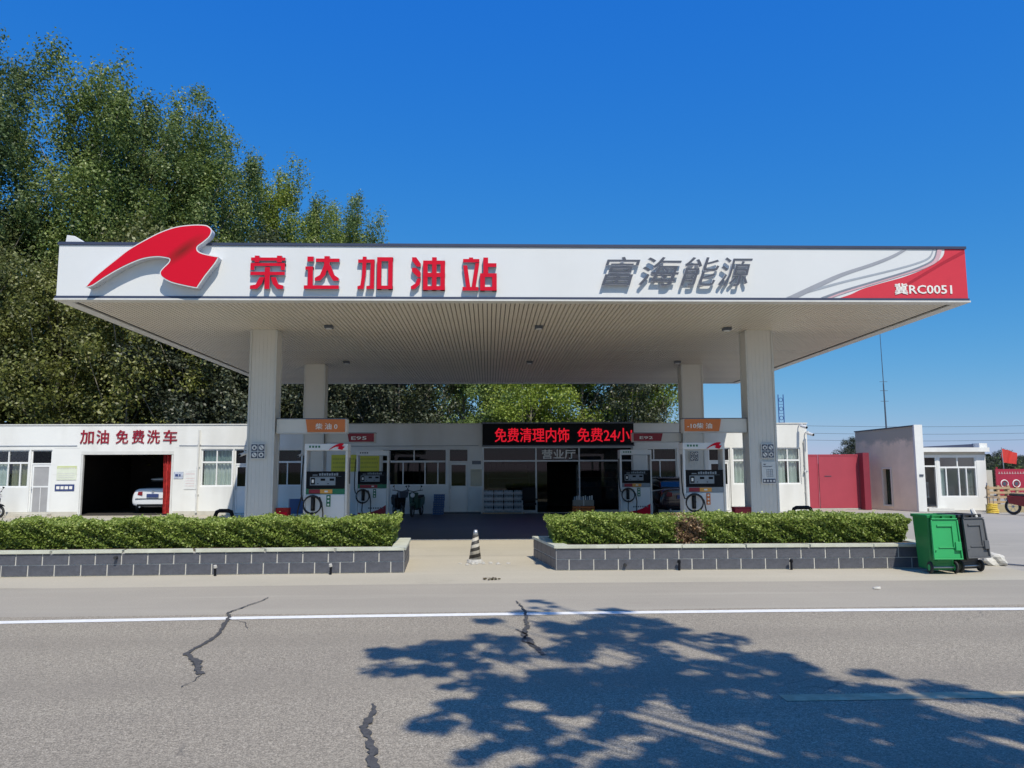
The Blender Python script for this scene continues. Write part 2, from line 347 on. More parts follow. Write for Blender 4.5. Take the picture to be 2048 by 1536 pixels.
def sheet(name, poly, z, m, label=None):
    mb = MB(); mb.add([(x,y,z) for x,y in poly], [tuple(range(len(poly)))])
    return mb.obj(name, m, kind='structure', label=label)
sheet('ground', [(-3000,-3000),(3000,-3000),(3000,3000),(-3000,3000)], -.012, FIELD, 'dry grassy ground reaching the horizon')
sheet('station_yard', [(-60,10.6),(80,10.6),(80,60),(-60,60)], -.008, YARD, 'grey concrete yard round the station')
sheet('concrete_apron', [(-60,12.05),(8.9,11.85),(9.6,20.0),(9.6,24),(-60,24)], -.004, CONC, 'pale concrete apron in front of the planters')
sheet('garage_apron', [(-60,24.0),(-6.9,24.0),(-6.9,31.6),(-60,31.6)], -.004, CONC, 'pale concrete in front of the car wash')
def roady(x, y): return y+.024*x
sheet('road_shoulder', [(-80,roady(-80,11.9)-.8),(-20,11.55),(-3,11.95),(0.2,12.0),(8,11.9),(80,11.9),(80,9.6),(-80,7.5)], 0.0, SHOULD, 'pale worn road shoulder beyond the white line')
# ragged front edge of the asphalt is a gentle wobble
pts = [(x, 9.62+.016*x+random.uniform(-.03,.03)) for x in np.arange(-80,81,1.0)]
sheet('road', [(-80,-6.5)]+[(80,-6.5)]+pts[::-1], .004, ASPH, 'worn grey asphalt road')
sheet('roadside_verge', [(-80,-6.5),(-80,-14),(80,-14),(80,-6.5)], -.002, CONC, 'pale verge on the near side of the road')
# white edge line, worn, slightly bent
mb = MB(); xs = np.arange(-60, 60.01, .5)
def yc(x):
    q = max(-9, min(9, x)); return 9.41+.022*q-.003*q*q+(x-q)*(.022-.006*q)*.4
vs = []
for x in xs: vs += [(x, yc(x)-.085+random.uniform(-.006,.006), .008), (x, yc(x)+.085+random.uniform(-.006,.006), .008)]
mb.add(vs, [(2*i,2*i+2,2*i+3,2*i+1) for i in range(len(xs)-1)])
mb.obj('edge_line', M['paintwhite'], kind='structure', label='white line along the edge of the road')
mb = MB()
for x0 in (-27.8,-12.8,2.2,17.2,32.2):
    mb.add([(x0,5.83,.008),(x0+6,5.86,.008),(x0+6,6.02,.008),(x0,5.99,.008)], [(0,1,2,3)])
mb.obj('centre_line', M['painty'], kind='structure', label='faded yellow dashed centre line')
def crack(pts, wd, lab):
    P = []
    for i in range(len(pts)-1):
        a = Vector(pts[i]+(0,)); b = Vector(pts[i+1]+(0,)); n = max(2, int((b-a).length/.035))
        for k in range(n):
            t = k/n; P.append((a.lerp(b,t), wd[i]*(1-t)+wd[i+1]*t))
    P.append((Vector(pts[-1]+(0,)), wd[-1])); vs = []; j = Vector((0,0,0))
    for i, (p, ww) in enumerate(P):
        d = (P[min(i+1,len(P)-1)][0]-P[max(i-1,0)][0]).normalized(); nrm = Vector((-d.y, d.x, 0)); nrm = Vector((nrm.x if abs(nrm.x) > .5 else math.copysign(.5, nrm.x or 1), nrm.y, 0))
        j = j*.85+Vector((random.uniform(-.009,.009), random.uniform(-.006,.006), 0)); w1 = ww*.8*random.uniform(.3,1.35); w2 = ww*.8*random.uniform(.3,1.35)
        vs += [tuple(p+j-nrm*w1*.5+Vector((0,0,.012))), tuple(p+j+nrm*w2*.5+Vector((0,0,.012)))]
    mb = MB(); mb.add(vs, [(2*i,2*i+1,2*i+3,2*i+2) for i in range(len(P)-1)])
    return mb.obj('road_crack', M['tar'], kind='structure', label=lab)
crack([(-2.99,10.8),(-3.02,10.33),(-3.08,10.0),(-3.14,9.7),(-3.0,9.25),(-2.84,8.47),(-2.81,8.08),(-2.83,7.53),(-2.63,7.24),(-2.42,6.8)], [.02,.03,.03,.04,.06,.07,.06,.07,.10,.09], 'bent dark crack crossing the white line on the left')
crack([(-.849,5.894),(-.812,5.716),(-.822,5.55),(-.817,5.345),(-.747,5.06),(-.645,4.6),(-.6,3.9),(-.5,3.0)], [.03,.05,.08,.07,.08,.09,.08,.06], 'tarred crack in the near lane')
crack([(.37,10.33),(.44,9.54),(.43,8.64),(.36,8.26),(.43,7.79),(.52,7.33)], [.03,.04,.07,.08,.08,.05], 'patched crack beside the tree shadow')
for P_, lb in (([(-2.42,6.8),(-2.41,6.6),(-2.43,6.4)],'hairline crack running on from the bent crack towards the camera'),
        ([(-3.0,9.25),(-2.75,9.05),(-2.6,8.7)],'hairline crack right of the bent crack'),):
    crack(P_, [.012]*len(P_), lb)
crack([(.30,8.5),(.40,8.2),(.36,7.95),(.50,7.6)], [.03,.04,.04,.03], 'thin side crack beside the tree shadow')
# joints between the apron slabs
mb = MB(); g_ = random.Random(2)
for y in (15.9,): mb.add([(-7,y,.0015),(9.2,y+.02,.0015),(9.2,y+.036,.0015),(-7,y+.016,.0015)], [(0,1,2,3)])
mb.obj('slab_joint', mat('joint_filler', (.27,.25,.21), .9), kind='structure', label='thin dark joint between the concrete slabs')
# forecourt: white edge strip, floor colour darkened with canopy shade from the shadow edge
sheet('forecourt_floor', [(-6.9,19.62),(8.6,19.62),(8.6,31.6),(-6.9,31.6)], .004, FLOOR, 'smooth floor under the canopy, coloured dark for its shade')
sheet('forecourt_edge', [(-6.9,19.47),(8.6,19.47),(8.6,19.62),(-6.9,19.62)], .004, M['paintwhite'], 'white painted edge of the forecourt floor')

# ------------------------------------------------------------------ canopy
XL, XR, YF, YB, ZB, ZT = -8.93, 10.29, 15.88, 31.25, 5.25, 6.48
cp = thing('fuel_canopy', 'large flat white canopy with red corner stripe over the pumps', 'canopy', ((XL+XR)/2, YF, 0))
B(XL, XR, YF, YF+.12, ZB+.09, ZT-.06).obj('fascia_panel', M['panel'], cp, world=True)
for x0, x1 in ((XL, XL+.12), (XR-.12, XR)):
    B(x0, x1, YF+.125, YB-.125, ZB+.09, ZT-.06).obj('fascia_panel', M['panel'], cp, world=True)
B(XL, XR, YB-.12, YB, ZB+.09, ZT-.06).obj('fascia_panel', M['panel'], cp, world=True)
def ring(mb, o, i, z0, z1):
    mb.box(XL-o, XR+o, YF-o, YF+i, z0, z1); mb.box(XL-o, XR+o, YB-i, YB+o, z0, z1)
    mb.box(XL-o, XL+i, YF+i+.001, YB-i-.001, z0, z1); mb.box(XR-i, XR+o, YF+i+.001, YB-i-.001, z0, z1); return mb
ring(MB(), .025, .16, ZT-.057, ZT).obj('top_trim', M['navy'], cp, world=True)
ring(MB(), .02, .13, ZB+.037, ZB+.087).obj('bottom_trim', M['navy'], cp, world=True)
ring(MB(), .035, .22, ZB, ZB+.034).obj('edge_lip', M['lip'], cp, world=True)
B(XL+.13, XR-.13, YF+.13, YB-.13, ZT-.25, ZT-.2).obj('roof_deck', M['slate'], cp, world=True)
B(XL+.13, XR-.13, YF+.13, YB-.13, ZB+.10, ZB+.13).obj('ceiling_void', mat('void_grey', (.10,.09,.08), .9), cp, world=True)
# ceiling slats run front to back
n = 186; x0s = XL+.30; pitch = (XR-XL-.60)/n
sm = MB(); w2 = pitch*.5-.0075
sm.prism([(-w2, .0), (-w2+.012, -.016), (w2-.012, -.016), (w2, .0), (w2, .03), (-w2, .03)], 0, YB-YF-.56)
sme = sm.mesh('slat', M['slat'])
for i in range(n):
    o = bpy.data.objects.new('slat', sme); COL.objects.link(o); o.parent = cp
    o.location = (x0s+(i+.5)*pitch-(XL+XR)/2, .28, ZB+.030)
for y in (22.6, 27.6):
    B(XL+.3, XR-.3, y, y+.03, ZB+.009, ZB+.0135).obj('joint_strip', M['trunk'] if 0 else M['lip'], cp, world=True)
for x, y in ((-3.9, 18.7), (1.25, 18.7), (6.0, 18.9), (-4.6, 24.9), (1.35, 24.9), (6.2, 24.8)):
    l = thing('ceiling_light', {(-3.9,18.7):'small ceiling lamp by the front left column', (1.25,18.7):'small square ceiling lamp near the front middle of the canopy', (6.0,18.9):'small ceiling lamp by the front right column',
        (-4.6,24.9):'small ceiling lamp by the back left column', (1.35,24.9):'small ceiling lamp at the back middle of the canopy', (6.2,24.8):'small ceiling lamp by the back right column'}[(x,y)], 'lamp', (x, y, ZB), 0, 'ceiling lamps under the canopy')
    MB().box(-.10,.10,-.10,.10,-.06,.012).obj('housing', M['slate'], l, bevel=.01); MB().cyl((0,0,-.075),(0,0,-.061),.07,n=14).obj('lens', M['panel'], l)
# printed sweep at the right end
def band(a, b, name, m, y):
    mb = MB(); n = len(a); vs = [(x,y,z) for x,z in a]+[(x,y,z) for x,z in b]
    mb.add(vs, [(i,i+1,n+i+1,n+i) for i in range(n-1)]); return mb.obj(name, m, cp, world=True)
def smooth(p, k=6):
    out = []
    for i in range(len(p)-1):
        p0 = p[max(i-1,0)]; p1 = p[i]; p2 = p[i+1]; p3 = p[min(i+2,len(p)-1)]
        for j in range(k):
            t = j/k; out.append(tuple(.5*((2*p1[d])+(-p0[d]+p2[d])*t+(2*p0[d]-5*p1[d]+4*p2[d]-p3[d])*t*t+(-p0[d]+3*p1[d]-3*p2[d]+p3[d])*t**3) for d in (0,1)))
    return out+[p[-1]]
zl, zh = ZB+.09, ZT-.06
red = smooth([(7.50,zl),(7.751,5.425),(8.012,5.543),(8.444,5.673),(8.877,5.792),(9.314,5.955),(9.579,6.085),(9.759,6.215),(9.831,6.323),(9.849,zh)])
yy = YF-.003
band(red, [(XR, z) for x, z in red], 'printed_sweep', mat('print_red', (.62,.035,.055), .4, var=.03), yy)
dkp = [(8.976,5.674),(9.308,5.869),(9.753,6.129),(10.285,6.415)]; dkq = [(9.0,5.62),(9.305,5.80),(9.80,6.085),(10.285,6.33)]
band(dkp, dkq, 'printed_stripe', mat('print_deep_red', (.42,.015,.03), .4), yy-.003)
for nm, c, P, wa, wb in (('printed_line', (.22,.24,.29), [(7.13,zl),(7.586,5.499),(8.233,5.693),(8.883,5.888),(9.32,6.041),(9.586,6.193),(9.677,zh)], .035, .012),
        ('printed_line', (.36,.39,.44), [(6.40,zl),(6.739,5.454),(7.124,5.561),(7.596,5.691),(8.134,5.821),(8.674,5.952),(9.217,6.105),(9.503,6.235),(9.601,zh)], .05, .014),
        ('printed_line', (.33,.34,.38), [(6.46,zl),(7.064,5.625),(7.605,5.862),(8.255,6.079),(8.692,6.253),(9.002,zh)], .07, .022)):
    S = smooth(P); n = len(S)
    band([(x-wa*(1-i/n)-wb*.5, z+wb) for i,(x,z) in enumerate(S)], [(x+wa*(1-i/n)+wb*.5, z-wb) for i,(x,z) in enumerate(S)], nm, mat('print_grey_%d' % int(c[0]*100), c, .4), yy-.001*{.22:1,.36:2,.33:4}[c[0]])
# clamp: grey tone between the inner lines
band([(x-.03,z) for x,z in smooth([(7.25,zl),(7.60,5.47),(8.25,5.665),(8.9,5.86),(9.34,6.015),(9.62,6.17),(9.72,zh)])],
     [(x-.012*0+.02,z) for x,z in smooth([(7.30,zl),(7.64,5.46),(8.27,5.655),(8.92,5.85),(9.37,6.0),(9.66,6.16),(9.77,zh)])], 'printed_line', mat('print_pink', (.62,.40,.44), .4), yy-.008)
text('licence_text', '冀RC0051', 8.70, 9.94, 5.42, 5.66, YF-.012, .004, M['txt'], cp, bold=.035)

# flame shaped emblem
LG = [(-8.229,5.475),(-8.105,5.635),(-7.91,5.823),(-7.664,6.038),(-7.364,6.228),(-7.066,6.472),(-6.763,6.636),(-6.456,6.746),(-6.145,6.789),(-5.911,6.79),(-5.805,6.763),(-5.737,6.682),(-5.771,6.56),(-5.896,6.437),(-6.009,6.342),(-6.006,6.248),(-5.886,6.181),(-5.572,6.115),(-5.644,5.98),(-5.829,5.724),(-5.986,5.47),(-6.194,5.509),(-6.508,5.588),(-6.693,5.694),(-6.736,5.788),(-6.676,5.882),(-6.577,5.989),(-6.555,6.07),(-6.634,6.102),(-6.816,6.123),(-7.048,6.095),(-7.251,6.027),(-7.552,5.878),(-7.851,5.69),(-8.098,5.516)]
LG[4] = (-7.40,6.262)
LGs = smooth(LG[:18], 4)[:-1]+smooth(LG[17:21], 2)[:-1]+smooth(LG[20:]+[LG[0]], 4)[:-1]
def inset(poly, d):
    n = len(poly); out = []
    for i in range(n):
        a = Vector(poly[i-1]); b = Vector(poly[i]); c = Vector(poly[(i+1)%n])
        e1 = (b-a).normalized(); e2 = (c-b).normalized(); nn = Vector((e1.y+e2.y, -(e1.x+e2.x)))
        nn = nn.normalized() if nn.length > 1e-6 else Vector((0,0)); out.append(tuple(b+nn*d))
    return out
em = thing('emblem_sign', 'raised red bird-wing shaped emblem with white rim at the left end of the canopy', 'sign', (-7, YF, 5.47))
lgm = bpy.data.materials.new('emblem_red'); lgm.use_nodes = True; t = lgm.node_tree; b = t.nodes['Principled BSDF']; b.inputs['Roughness'].default_value = .35
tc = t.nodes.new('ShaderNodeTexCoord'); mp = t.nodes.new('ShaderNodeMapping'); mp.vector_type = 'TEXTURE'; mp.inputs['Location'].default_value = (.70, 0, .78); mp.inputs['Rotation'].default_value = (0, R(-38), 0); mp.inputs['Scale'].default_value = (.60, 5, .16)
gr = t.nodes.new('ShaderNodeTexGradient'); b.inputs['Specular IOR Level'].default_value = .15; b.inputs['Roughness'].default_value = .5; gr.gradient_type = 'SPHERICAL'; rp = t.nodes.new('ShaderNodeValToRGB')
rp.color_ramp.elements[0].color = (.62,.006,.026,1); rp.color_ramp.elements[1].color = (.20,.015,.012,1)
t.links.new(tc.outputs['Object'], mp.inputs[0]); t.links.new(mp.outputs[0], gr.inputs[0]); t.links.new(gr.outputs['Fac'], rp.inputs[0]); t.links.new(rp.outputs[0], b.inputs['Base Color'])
MB().prism(LGs, YF-.19, YF-.004).obj('emblem_body', mat('emblem_side', (.60,.61,.65), .45), em, world=True)
MB().prism(inset(LGs, -.012), YF-.212, YF-.191).obj('emblem_rim', M['panel'], em, world=True)
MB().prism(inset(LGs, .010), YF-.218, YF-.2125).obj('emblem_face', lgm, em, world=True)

# red block letters, every stroke a bar
def Rr(x0, z0, x1, z1): return [(x0,z0),(x1,z0),(x1,z1),(x0,z1)]
CH = {
 '荣': [Rr(80,132,338,155),Rr(108,118,142,168),Rr(275,118,312,168),Rr(78,174,338,196),Rr(78,174,108,226),Rr(308,174,338,226),Rr(80,240,338,264),Rr(188,205,226,368),
       [(150,280),(186,280),(168,330),(132,368),(80,368),(80,343),(122,335)],[(234,280),(272,280),(292,332),(330,343),(330,368),(285,368),(250,330)]],
 '达': [Rr(505,123,552,160),Rr(492,198,550,222),Rr(512,198,550,345),Rr(484,340,748,366),Rr(570,138,748,164),
       [(634,120),(674,120),(676,190),(655,230),(632,196)],[(632,190),(660,200),(645,262),(605,305),(565,305),(565,284),(603,262)],[(650,195),(684,190),(712,262),(746,285),(746,305),(705,305),(672,255)]],
 '加': [Rr(890,143,1015,168),[(924,122),(953,122),(950,255),(935,366),(888,366),(888,345),(910,338),(922,250)],[(986,143),(1015,143),(1013,366),(956,366),(956,343),(984,340)],
       Rr(1035,126,1068,366),Rr(1120,126,1154,366),Rr(1035,126,1154,156),Rr(1035,340,1154,366)],
 '油': [[(1300,125),(1332,125),(1366,172),(1366,196),(1338,196),(1300,152)],[(1300,205),(1332,205),(1366,238),(1366,276),(1346,276),(1300,232)],[(1342,285),(1368,285),(1360,330),(1322,366),(1293,366),(1293,345),(1328,322)],
       Rr(1385,150,1420,372),Rr(1518,150,1552,372),Rr(1385,150,1552,178),Rr(1385,342,1552,372),Rr(1385,243,1552,274),Rr(1453,125,1488,372)],
 '站': [Rr(1690,136,1815,162),Rr(1735,125,1767,150),[(1690,185),(1722,185),(1746,348),(1714,348)],[(1784,168),(1814,168),(1787,348),(1757,348)],Rr(1686,348,1808,375),
       Rr(1845,125,1882,255),Rr(1845,168,1946,197),Rr(1820,245,1858,375),Rr(1912,245,1948,375),Rr(1820,245,1948,273),Rr(1820,347,1948,375)]}
ls = thing('letter_sign', 'row of raised red characters 荣达加油站 on the canopy front', 'sign', (-2.4, YF, 5.47))
def lx(a): return -4.94+(a-80)*(5.12/1868)
def lz(b): return 6.18-(b-120)*(.71/250)
side = mat('letter_side', (.30,.33,.40), .45)
for ch, st in CH.items():
    fb = MB(); fa = MB()
    for i, poly in enumerate(st):
        P = [(lx(a), lz(b_)) for a, b_ in poly]
        fb.prism(P, YF-.085-.0008*i, YF-.004+.0001*i); fa.prism(P, YF-.092-.0009*i, YF-.0865-.0008*i)
    o = fb.obj('character', side, ls, world=True)
    fa.obj('character_face', M['red'], o if False else ls, world=True)
l2 = thing('letter_sign', 'row of raised slanted dark grey characters 富海能源 on the canopy front', 'sign', (4, YF, 5.47))
X0 = [(2.38,3.22),(3.17,4.10),(4.05,4.90),(4.86,5.62)]
for c_, (a, b_) in zip('富海能源', X0):
    me = textmesh(c_, a, b_, 5.57, 6.19, YF-.06, .05, .0, .28); me.materials.append(mat('letter_face_grey', (.09,.10,.13), .5, spec=.2)); me.materials.append(mat('letter_side_grey', (.66,.68,.74), .4))
    for p in me.polygons:
        if abs(p.normal.y) < .5: p.material_index = 1
    me.transform(Matrix.Translation(-root_loc(l2))); o = bpy.data.objects.new('character', me); COL.objects.link(o); o.parent = l2

fl = thing('floodlight', 'small white floodlight on the top left corner of the canopy', 'floodlight', (-8.68, YF+.3, ZT))
MB().hexa([(-.16,-.2,.02),(.22,-.2,.02),(.22,.15,.02),(-.16,.15,.02)], [(-.14,-.2,.17),(.02,-.2,.15),(.02,.1,.15),(-.14,.1,.17)]).obj('housing', M['panel'], fl, bevel=.01)
MB().box(-.02,.06,-.04,.04,0,.03).obj('bracket', M['steel'], fl)
fl.location = (-8.68, YF+.25, ZT)

# columns
def column(x0, x1, y0, y1, label):
    c = thing('canopy_column', label, 'column', ((x0+x1)/2, (y0+y1)/2, 0), 0, 'columns carrying the canopy')
    a, b_ = (x1-x0)/2, (y1-y0)/2
    MB().box(-a+.02, a-.02, -b_+.02, b_-.02, 0, ZB+.02).obj('shaft', M['clad'], c)
    st = MB(); nn = 6
    for i in range(nn):
        s0 = -a+.05+(2*a-.10)*i/nn; s1 = -a+.05+(2*a-.10)*(i+1)/nn-.007
        for yq in (-b_+.016, b_-.0205): st.box(s0, s1, yq, yq+.0045, .05, ZB-.015)
    for i in range(4):
        s0 = -b_+.05+(2*b_-.10)*i/4; s1 = -b_+.05+(2*b_-.10)*(i+1)/4-.012
        for xq in (-a+.016, a-.0205): st.box(xq, xq+.0045, s0, s1, .05, ZB-.015)
    st.obj('cladding_strips', M['clad'], c, kind='stuff')
    cn = MB()
    for sx in (-1,1):
        for sy in (-1,1):
            cx, cy = sx*(a-.022), sy*(b_-.022); cn.box(cx-.024, cx+.024, cy-.024, cy+.024, 0.03, ZB-.012)
    cn.obj('corner_trim', M['lip'], c)
    MB().box(-a-.02, a+.02, -b_-.02, b_+.02, 0, .14).obj('base_plate', M['steel'], c, bevel=.01)
    return c
column(-5.97,-5.30,19.25,19.75,'front left canopy column with a square icon sign')
column(6.58,7.29,19.25,19.75,'front right canopy column with icon sign and notice')
column(-6.12,-5.43,25.6,26.1,'back left canopy column behind the left beam sign')
column(6.52,7.25,25.6,26.1,'back right canopy column behind the right beam sign')

# icon sign: four square tiles with round prohibitions
def icon_sign(x0, x1, z0, z1, y, label):
    s = thing('icon_sign', label, 'sign', ((x0+x1)/2, y, z0), 0, 'square icon signs on the columns')
    W = x1-x0; H = z1-z0
    MB().box(-W/2, W/2, -.010, 0, 0, H).obj('board', M['paper'], s)
    for i in (0,1):
        for j in (0,1):
            a = -W/2+.02+i*(W-.02)/2; b_ = .02+j*(H-.02)/2; w_ = (W-.06)/2; h_ = (H-.06)/2
            p = MB().box(a, a+w_, -.016, -.0105, b_, b_+h_).obj('icon_tile', M['navy'], s)
            MB().cyl((a+w_/2, -.0165, b_+h_/2), (a+w_/2, -.021, b_+h_/2), w_*.40, n=16).obj('icon_disc', M['txt'], p)
            k = MB(); cx, cz = a+w_/2, b_+h_/2
            if (i+j) % 2: k.box(cx-.022, cx+.022, -.025, -.0215, cz-.03, cz+.022)
            else: k.prism([(cx-.035,cz+.03),(cx-.025,cz+.04),(cx+.035,cz-.03),(cx+.025,cz-.04)][::-1], -.025, -.0215)
            k.obj('icon_mark', M['navy'], p)
    return s
icon_sign(-5.86,-5.50,2.02,2.40,19.225,'four-icon warning sign on the front left column')
icon_sign(6.87,7.20,1.99,2.36,19.225,'four-icon warning sign on the front right column')
icon_sign(6.72,7.02,2.0,2.34,25.575,'four-icon warning sign on the back right column')
n_ = thing('notice_board', 'printed notice with a table hung on the front right column', 'notice', (7.04, 19.225, 1.36))
MB().box(-.18,.18,-.012,0,0,.55).obj('board', M['paper'], n_)
k = MB(); k.box(-.15,.08,-.016,-.0125,.42,.435); k.prism([(-.15,.49),(-.06,.49),(-.10,.46)][::-1], -.016,-.0125)
for i in range(4): k.box(-.06+.05*i, -.055+.05*i, -.016, -.0125, .17, .36)
for j in range(5): k.box(-.06, .10, -.0165, -.016, .17+.045*j, .176+.045*j)
k.obj('printed_table', M['slate'], n_)
st_ = MB().box(-.16,.16,-.016,-.0125,.02,.12).obj('icon_strip', M['navy'], n_)
k = MB()
for i in range(4): k.cyl((-.12+.08*i,-.017,.07),(-.12+.08*i,-.02,.07),.028,n=10)
k.obj('icon_discs', M['txt'], st_)

# beam signs
def beam(x0, x1, p0, p1, y, z0, z1, m, body, tx, label, flip):
    b_ = thing('beam_sign', label, 'sign', ((x0+x1)/2, y, z0), 0, 'grade signs on beams between the columns')
    B(x0, x1, y, y+.28, z0+.03, z1).obj('beam', M['clad'], b_, world=True)
    B(x0-.01, x1+.01, y-.015, y+.295, z1+.001, z1+.02).obj('beam_cap', M['slate'], b_, world=True)
    B(x0, x1, y-.01, y+.29, z0, z0+.028).obj('beam_lip', M['lip'], b_, world=True)
    k = .05
    poly = [(p0-(k if not flip else 0), z1-.01),(p0, z0+.035),(p1, z0+.035),(p1+(k if flip else 0), z1-.01)] if not flip else [(p0,z1-.01),(p0,z0+.035),(p1,z0+.035),(p1+.06,z1-.01)]
    MB().prism(poly[::-1], y-.05, y-.002).obj('grade_panel', m, b_, world=True)
    text('grade_text', body, tx[0], tx[1], z0+.10, z1-.11, y-.052, .008, M['txt'], b_, bold=.02)
    return b_
beam(-5.28,-3.54,-4.50,-3.58,19.35,2.65,3.01,M['orange'],'柴 油 0',(-4.30,-3.76),'beam with an orange panel reading 柴油0 beside the front left column',False)
beam(-5.41,-3.76,-4.62,-3.80,25.75,2.65,2.97,M['maroon'],'E95',(-4.54,-4.04),'beam with a maroon panel reading E95 beside the back left column',False)
beam(4.95,6.57,4.97,5.84,19.35,2.65,3.0,M['orange'],'-10柴 油',(5.03,5.66),'beam with an orange panel reading -10柴油 beside the front right column',True)
beam(4.85,6.51,4.88,5.80,25.75,2.65,2.95,M['maroon'],'E92',(5.08,5.52),'beam with a maroon panel reading E92 beside the back right column',True)

# pump islands
for x0, x1, y, lb in ((-6.7,-2.9,19.0,'front left raised pump island'),(4.3,7.9,19.0,'front right raised pump island'),(-6.7,-2.9,25.4,'back left raised pump island'),(4.0,7.9,25.4,'back right raised pump island')):
    MB().box(x0,x1,y,y+1.1,0,.15).obj('pump_island', YARD, None, bevel=.03, label=lb, cat='island', group='raised pump islands')

# ------------------------------------------------------------------ pumps
def make_pump(label, style, loc):
    p = thing('fuel_pump', label, 'fuel pump', loc, 0, 'fuel pumps under the canopy')
    W = .53; D = .40; H = 2.24
    MB().box(-W+.06, W-.06, 0, D, 0, 1.0).obj('cabinet', M['panel'], p, bevel=.012)
    for s in (-1,1):
        MB().box(s*W-(.055 if s > 0 else 0), s*W+(.055 if s < 0 else 0), -.01, D+.01, 0, H-.17).obj('post', M['clad'] if s > 0 else M['panel'], p, bevel=.008)
    MB().box(-W, W, -.015, D+.015, H-.168, H).obj('header', M['panel'], p, bevel=.012)
    MB().box(-W+.058, W-.058, 0.0, D, 1.14, 1.56).obj('display_housing', M['black'], p, bevel=.01)
    k = MB().box(-.38,.24,-.012,-.001,1.22,1.42).obj('display_panel', M['lcd'], p)
    q = MB(); 
    for x in (-.12,.10): q.box(x, x+.11, -.018, -.0125, 1.33, 1.385)
    q.box(-.36,-.26,-.018,-.0125,1.24,1.40); q.box(-.20,-.17,-.018,-.0125,1.25,1.27); q.box(.05,.08,-.018,-.0125,1.25,1.27)
    q.obj('display_windows', M['black'], k)
    MB().box(-.335,-.285,-.022,-.0185,1.28,1.36).obj('keypad', M['txt'], k)
    q = MB(); 
    for i in range(8): q.box(-.16+.06*i, -.118+.06*i, -.008, -.001, 1.455, 1.51+.01*(i % 2))
    q.box(-.32,-.20,-.008,-.001,1.46,1.48); q.box(-.33,.38,-.012,-.0085,1.432,1.437); q.obj('heading_text', M['lcd'], p)
    MB().box(-W+.058, W-.058, -.004, D, 1.008, 1.132).obj('grade_strip', M['greenpr'] if style < 3 else M['lcd'], p)
    MB().box(-.40,-.13,-.010,-.005,1.02,1.12).obj('grade_label', M['maroon'], p); MB().box(-.13,.17,-.010,-.005,1.02,1.12).obj('grade_label', M['amber'] if style != 2 else M['maroon'], p)
    MB().box(-.02,.06,-.014,-.0105,1.05,1.09).obj('grade_mark', M['txt'], p)
    # lower cabinet: sweep, small vertical sign, text dashes
    sw = [(-.05,.03),(.12,.05),(.30,.10),(.455,.20)] if style == 1 else [(-.455,.22),(-.25,.20),(0,.24),(.2,.31),(.455,.46)]
    q = MB(); n = len(sw); q.add([(x,-.004,z) for x,z in sw]+[(x,-.004,.012) for x,_ in sw], [(i,n+i,n+i+1,i+1) for i in range(n-1)]); q.obj('printed_sweep', M['maroon'] if style == 2 else M['red'], p)
    MB().box(.03,.13,-.012,-.001,.70,.98).obj('side_label', M['greenpr'] if style != 3 else M['orange'], p)
    for i in range(3): MB().cyl((.08,-.013,.75+.09*i),(.08,-.018,.75+.09*i),.026,n=8).obj('label_dot', M['txt'], p)
    q = MB()
    for i in range(7): q.box(-.12+.075*i, -.075+.075*i, -.006, -.001, .34, .385)
    q.obj('name_text', M['maroon'] if style == 1 else M['slate'], p)
    # holster, nozzle and hose
    MB().box(-.34,-.24,-.05,-.001,.60,.97).obj('nozzle_holster', M['black'], p, bevel=.012)
    nz = MB(); nz.tube([(-.29,-.07,.93),(-.29,-.09,.86),(-.29,-.09,.72),(-.29,-.08,.64)], [.022,.03,.03,.02], 8); nz.tube([(-.29,-.10,.84),(-.27,-.14,.78),(-.28,-.11,.70)], .011, 6); nz.obj('nozzle', M['rubber'], p, smooth=True)
    hs_ = MB(); R0 = .215; cx, cz = -.29, .76
    pts = [(-W-.03, .05, 1.95),(-W-.045,.02,1.6),(-W-.05,-.02,1.3),(-W-.04,-.06,1.0),(-.53,-.08,.85)]
    pts += [(cx+R0*math.cos(a)*1.0, -.09, cz+R0*math.sin(a)) for a in np.linspace(math.pi*.85, -math.pi*1.2, 22)]
    hs_.tube(pts, .017, 8); hs_.torus((cx-.005,-.12,cz-.02), R0*.97, .015, 'y', 26, 6, 1.0, 1.02); hs_.obj('hose', M['rubber'], p, smooth=True)
    hs2 = MB(); hs2.tube([(-.13,-.05,.93),(-.06,-.12,.80),(-.02,-.14,.55),(-.03,-.12,.25),(-.12,-.14,.04),(-.26,-.15,.10),(-.31,-.12,.30),(-.29,-.10,.58)], .017, 8)
    if style == 1: hs2.tube([(-W-.05,.0,.95),(-W-.13,-.03,.60),(-W-.14,-.03,.25),(-W-.04,-.05,.03)], .017, 8)
    hs2.obj('hose_loop', M['rubber'], p, smooth=True)
    # header print: flame emblem and name dashes
    if style in (1, 3):
        e = [((x+6.9)*.145+.26, (z-5.47)*.125+H-.155) for x, z in LG]
        MB().prism(e, -.03, -.016).obj('emblem', M['red'], p)
    q = MB()
    for i in range(4): q.box(-.42+.075*i, -.375+.075*i, -.02, -.016, H-.10, H-.05); q.box(-.415+.075*i, -.38+.075*i, -.0235, -.0205, H-.085, H-.065)
    q.obj('header_text', M['greenpr'] if style != 2 else M['slate'], p)
    MB().cyl((W+.02,D*.5,1.25),(W+.02,D*.5,1.9),.012,n=6).obj('conduit', M['rubber'], p)
    return p
make_pump('white fuel pump at the front left island, red emblem on its header', 1, (-4.0,19.2,.15))
make_pump('white fuel pump at the front right island, red emblem on its header', 3, (5.40,19.2,.15))
make_pump('white fuel pump at the back left island in front of the yellow wall banner', 2, (-3.81,25.6,.15))
make_pump('white fuel pump at the back right island in front of the shop glass', 4, (4.91,25.6,.15))

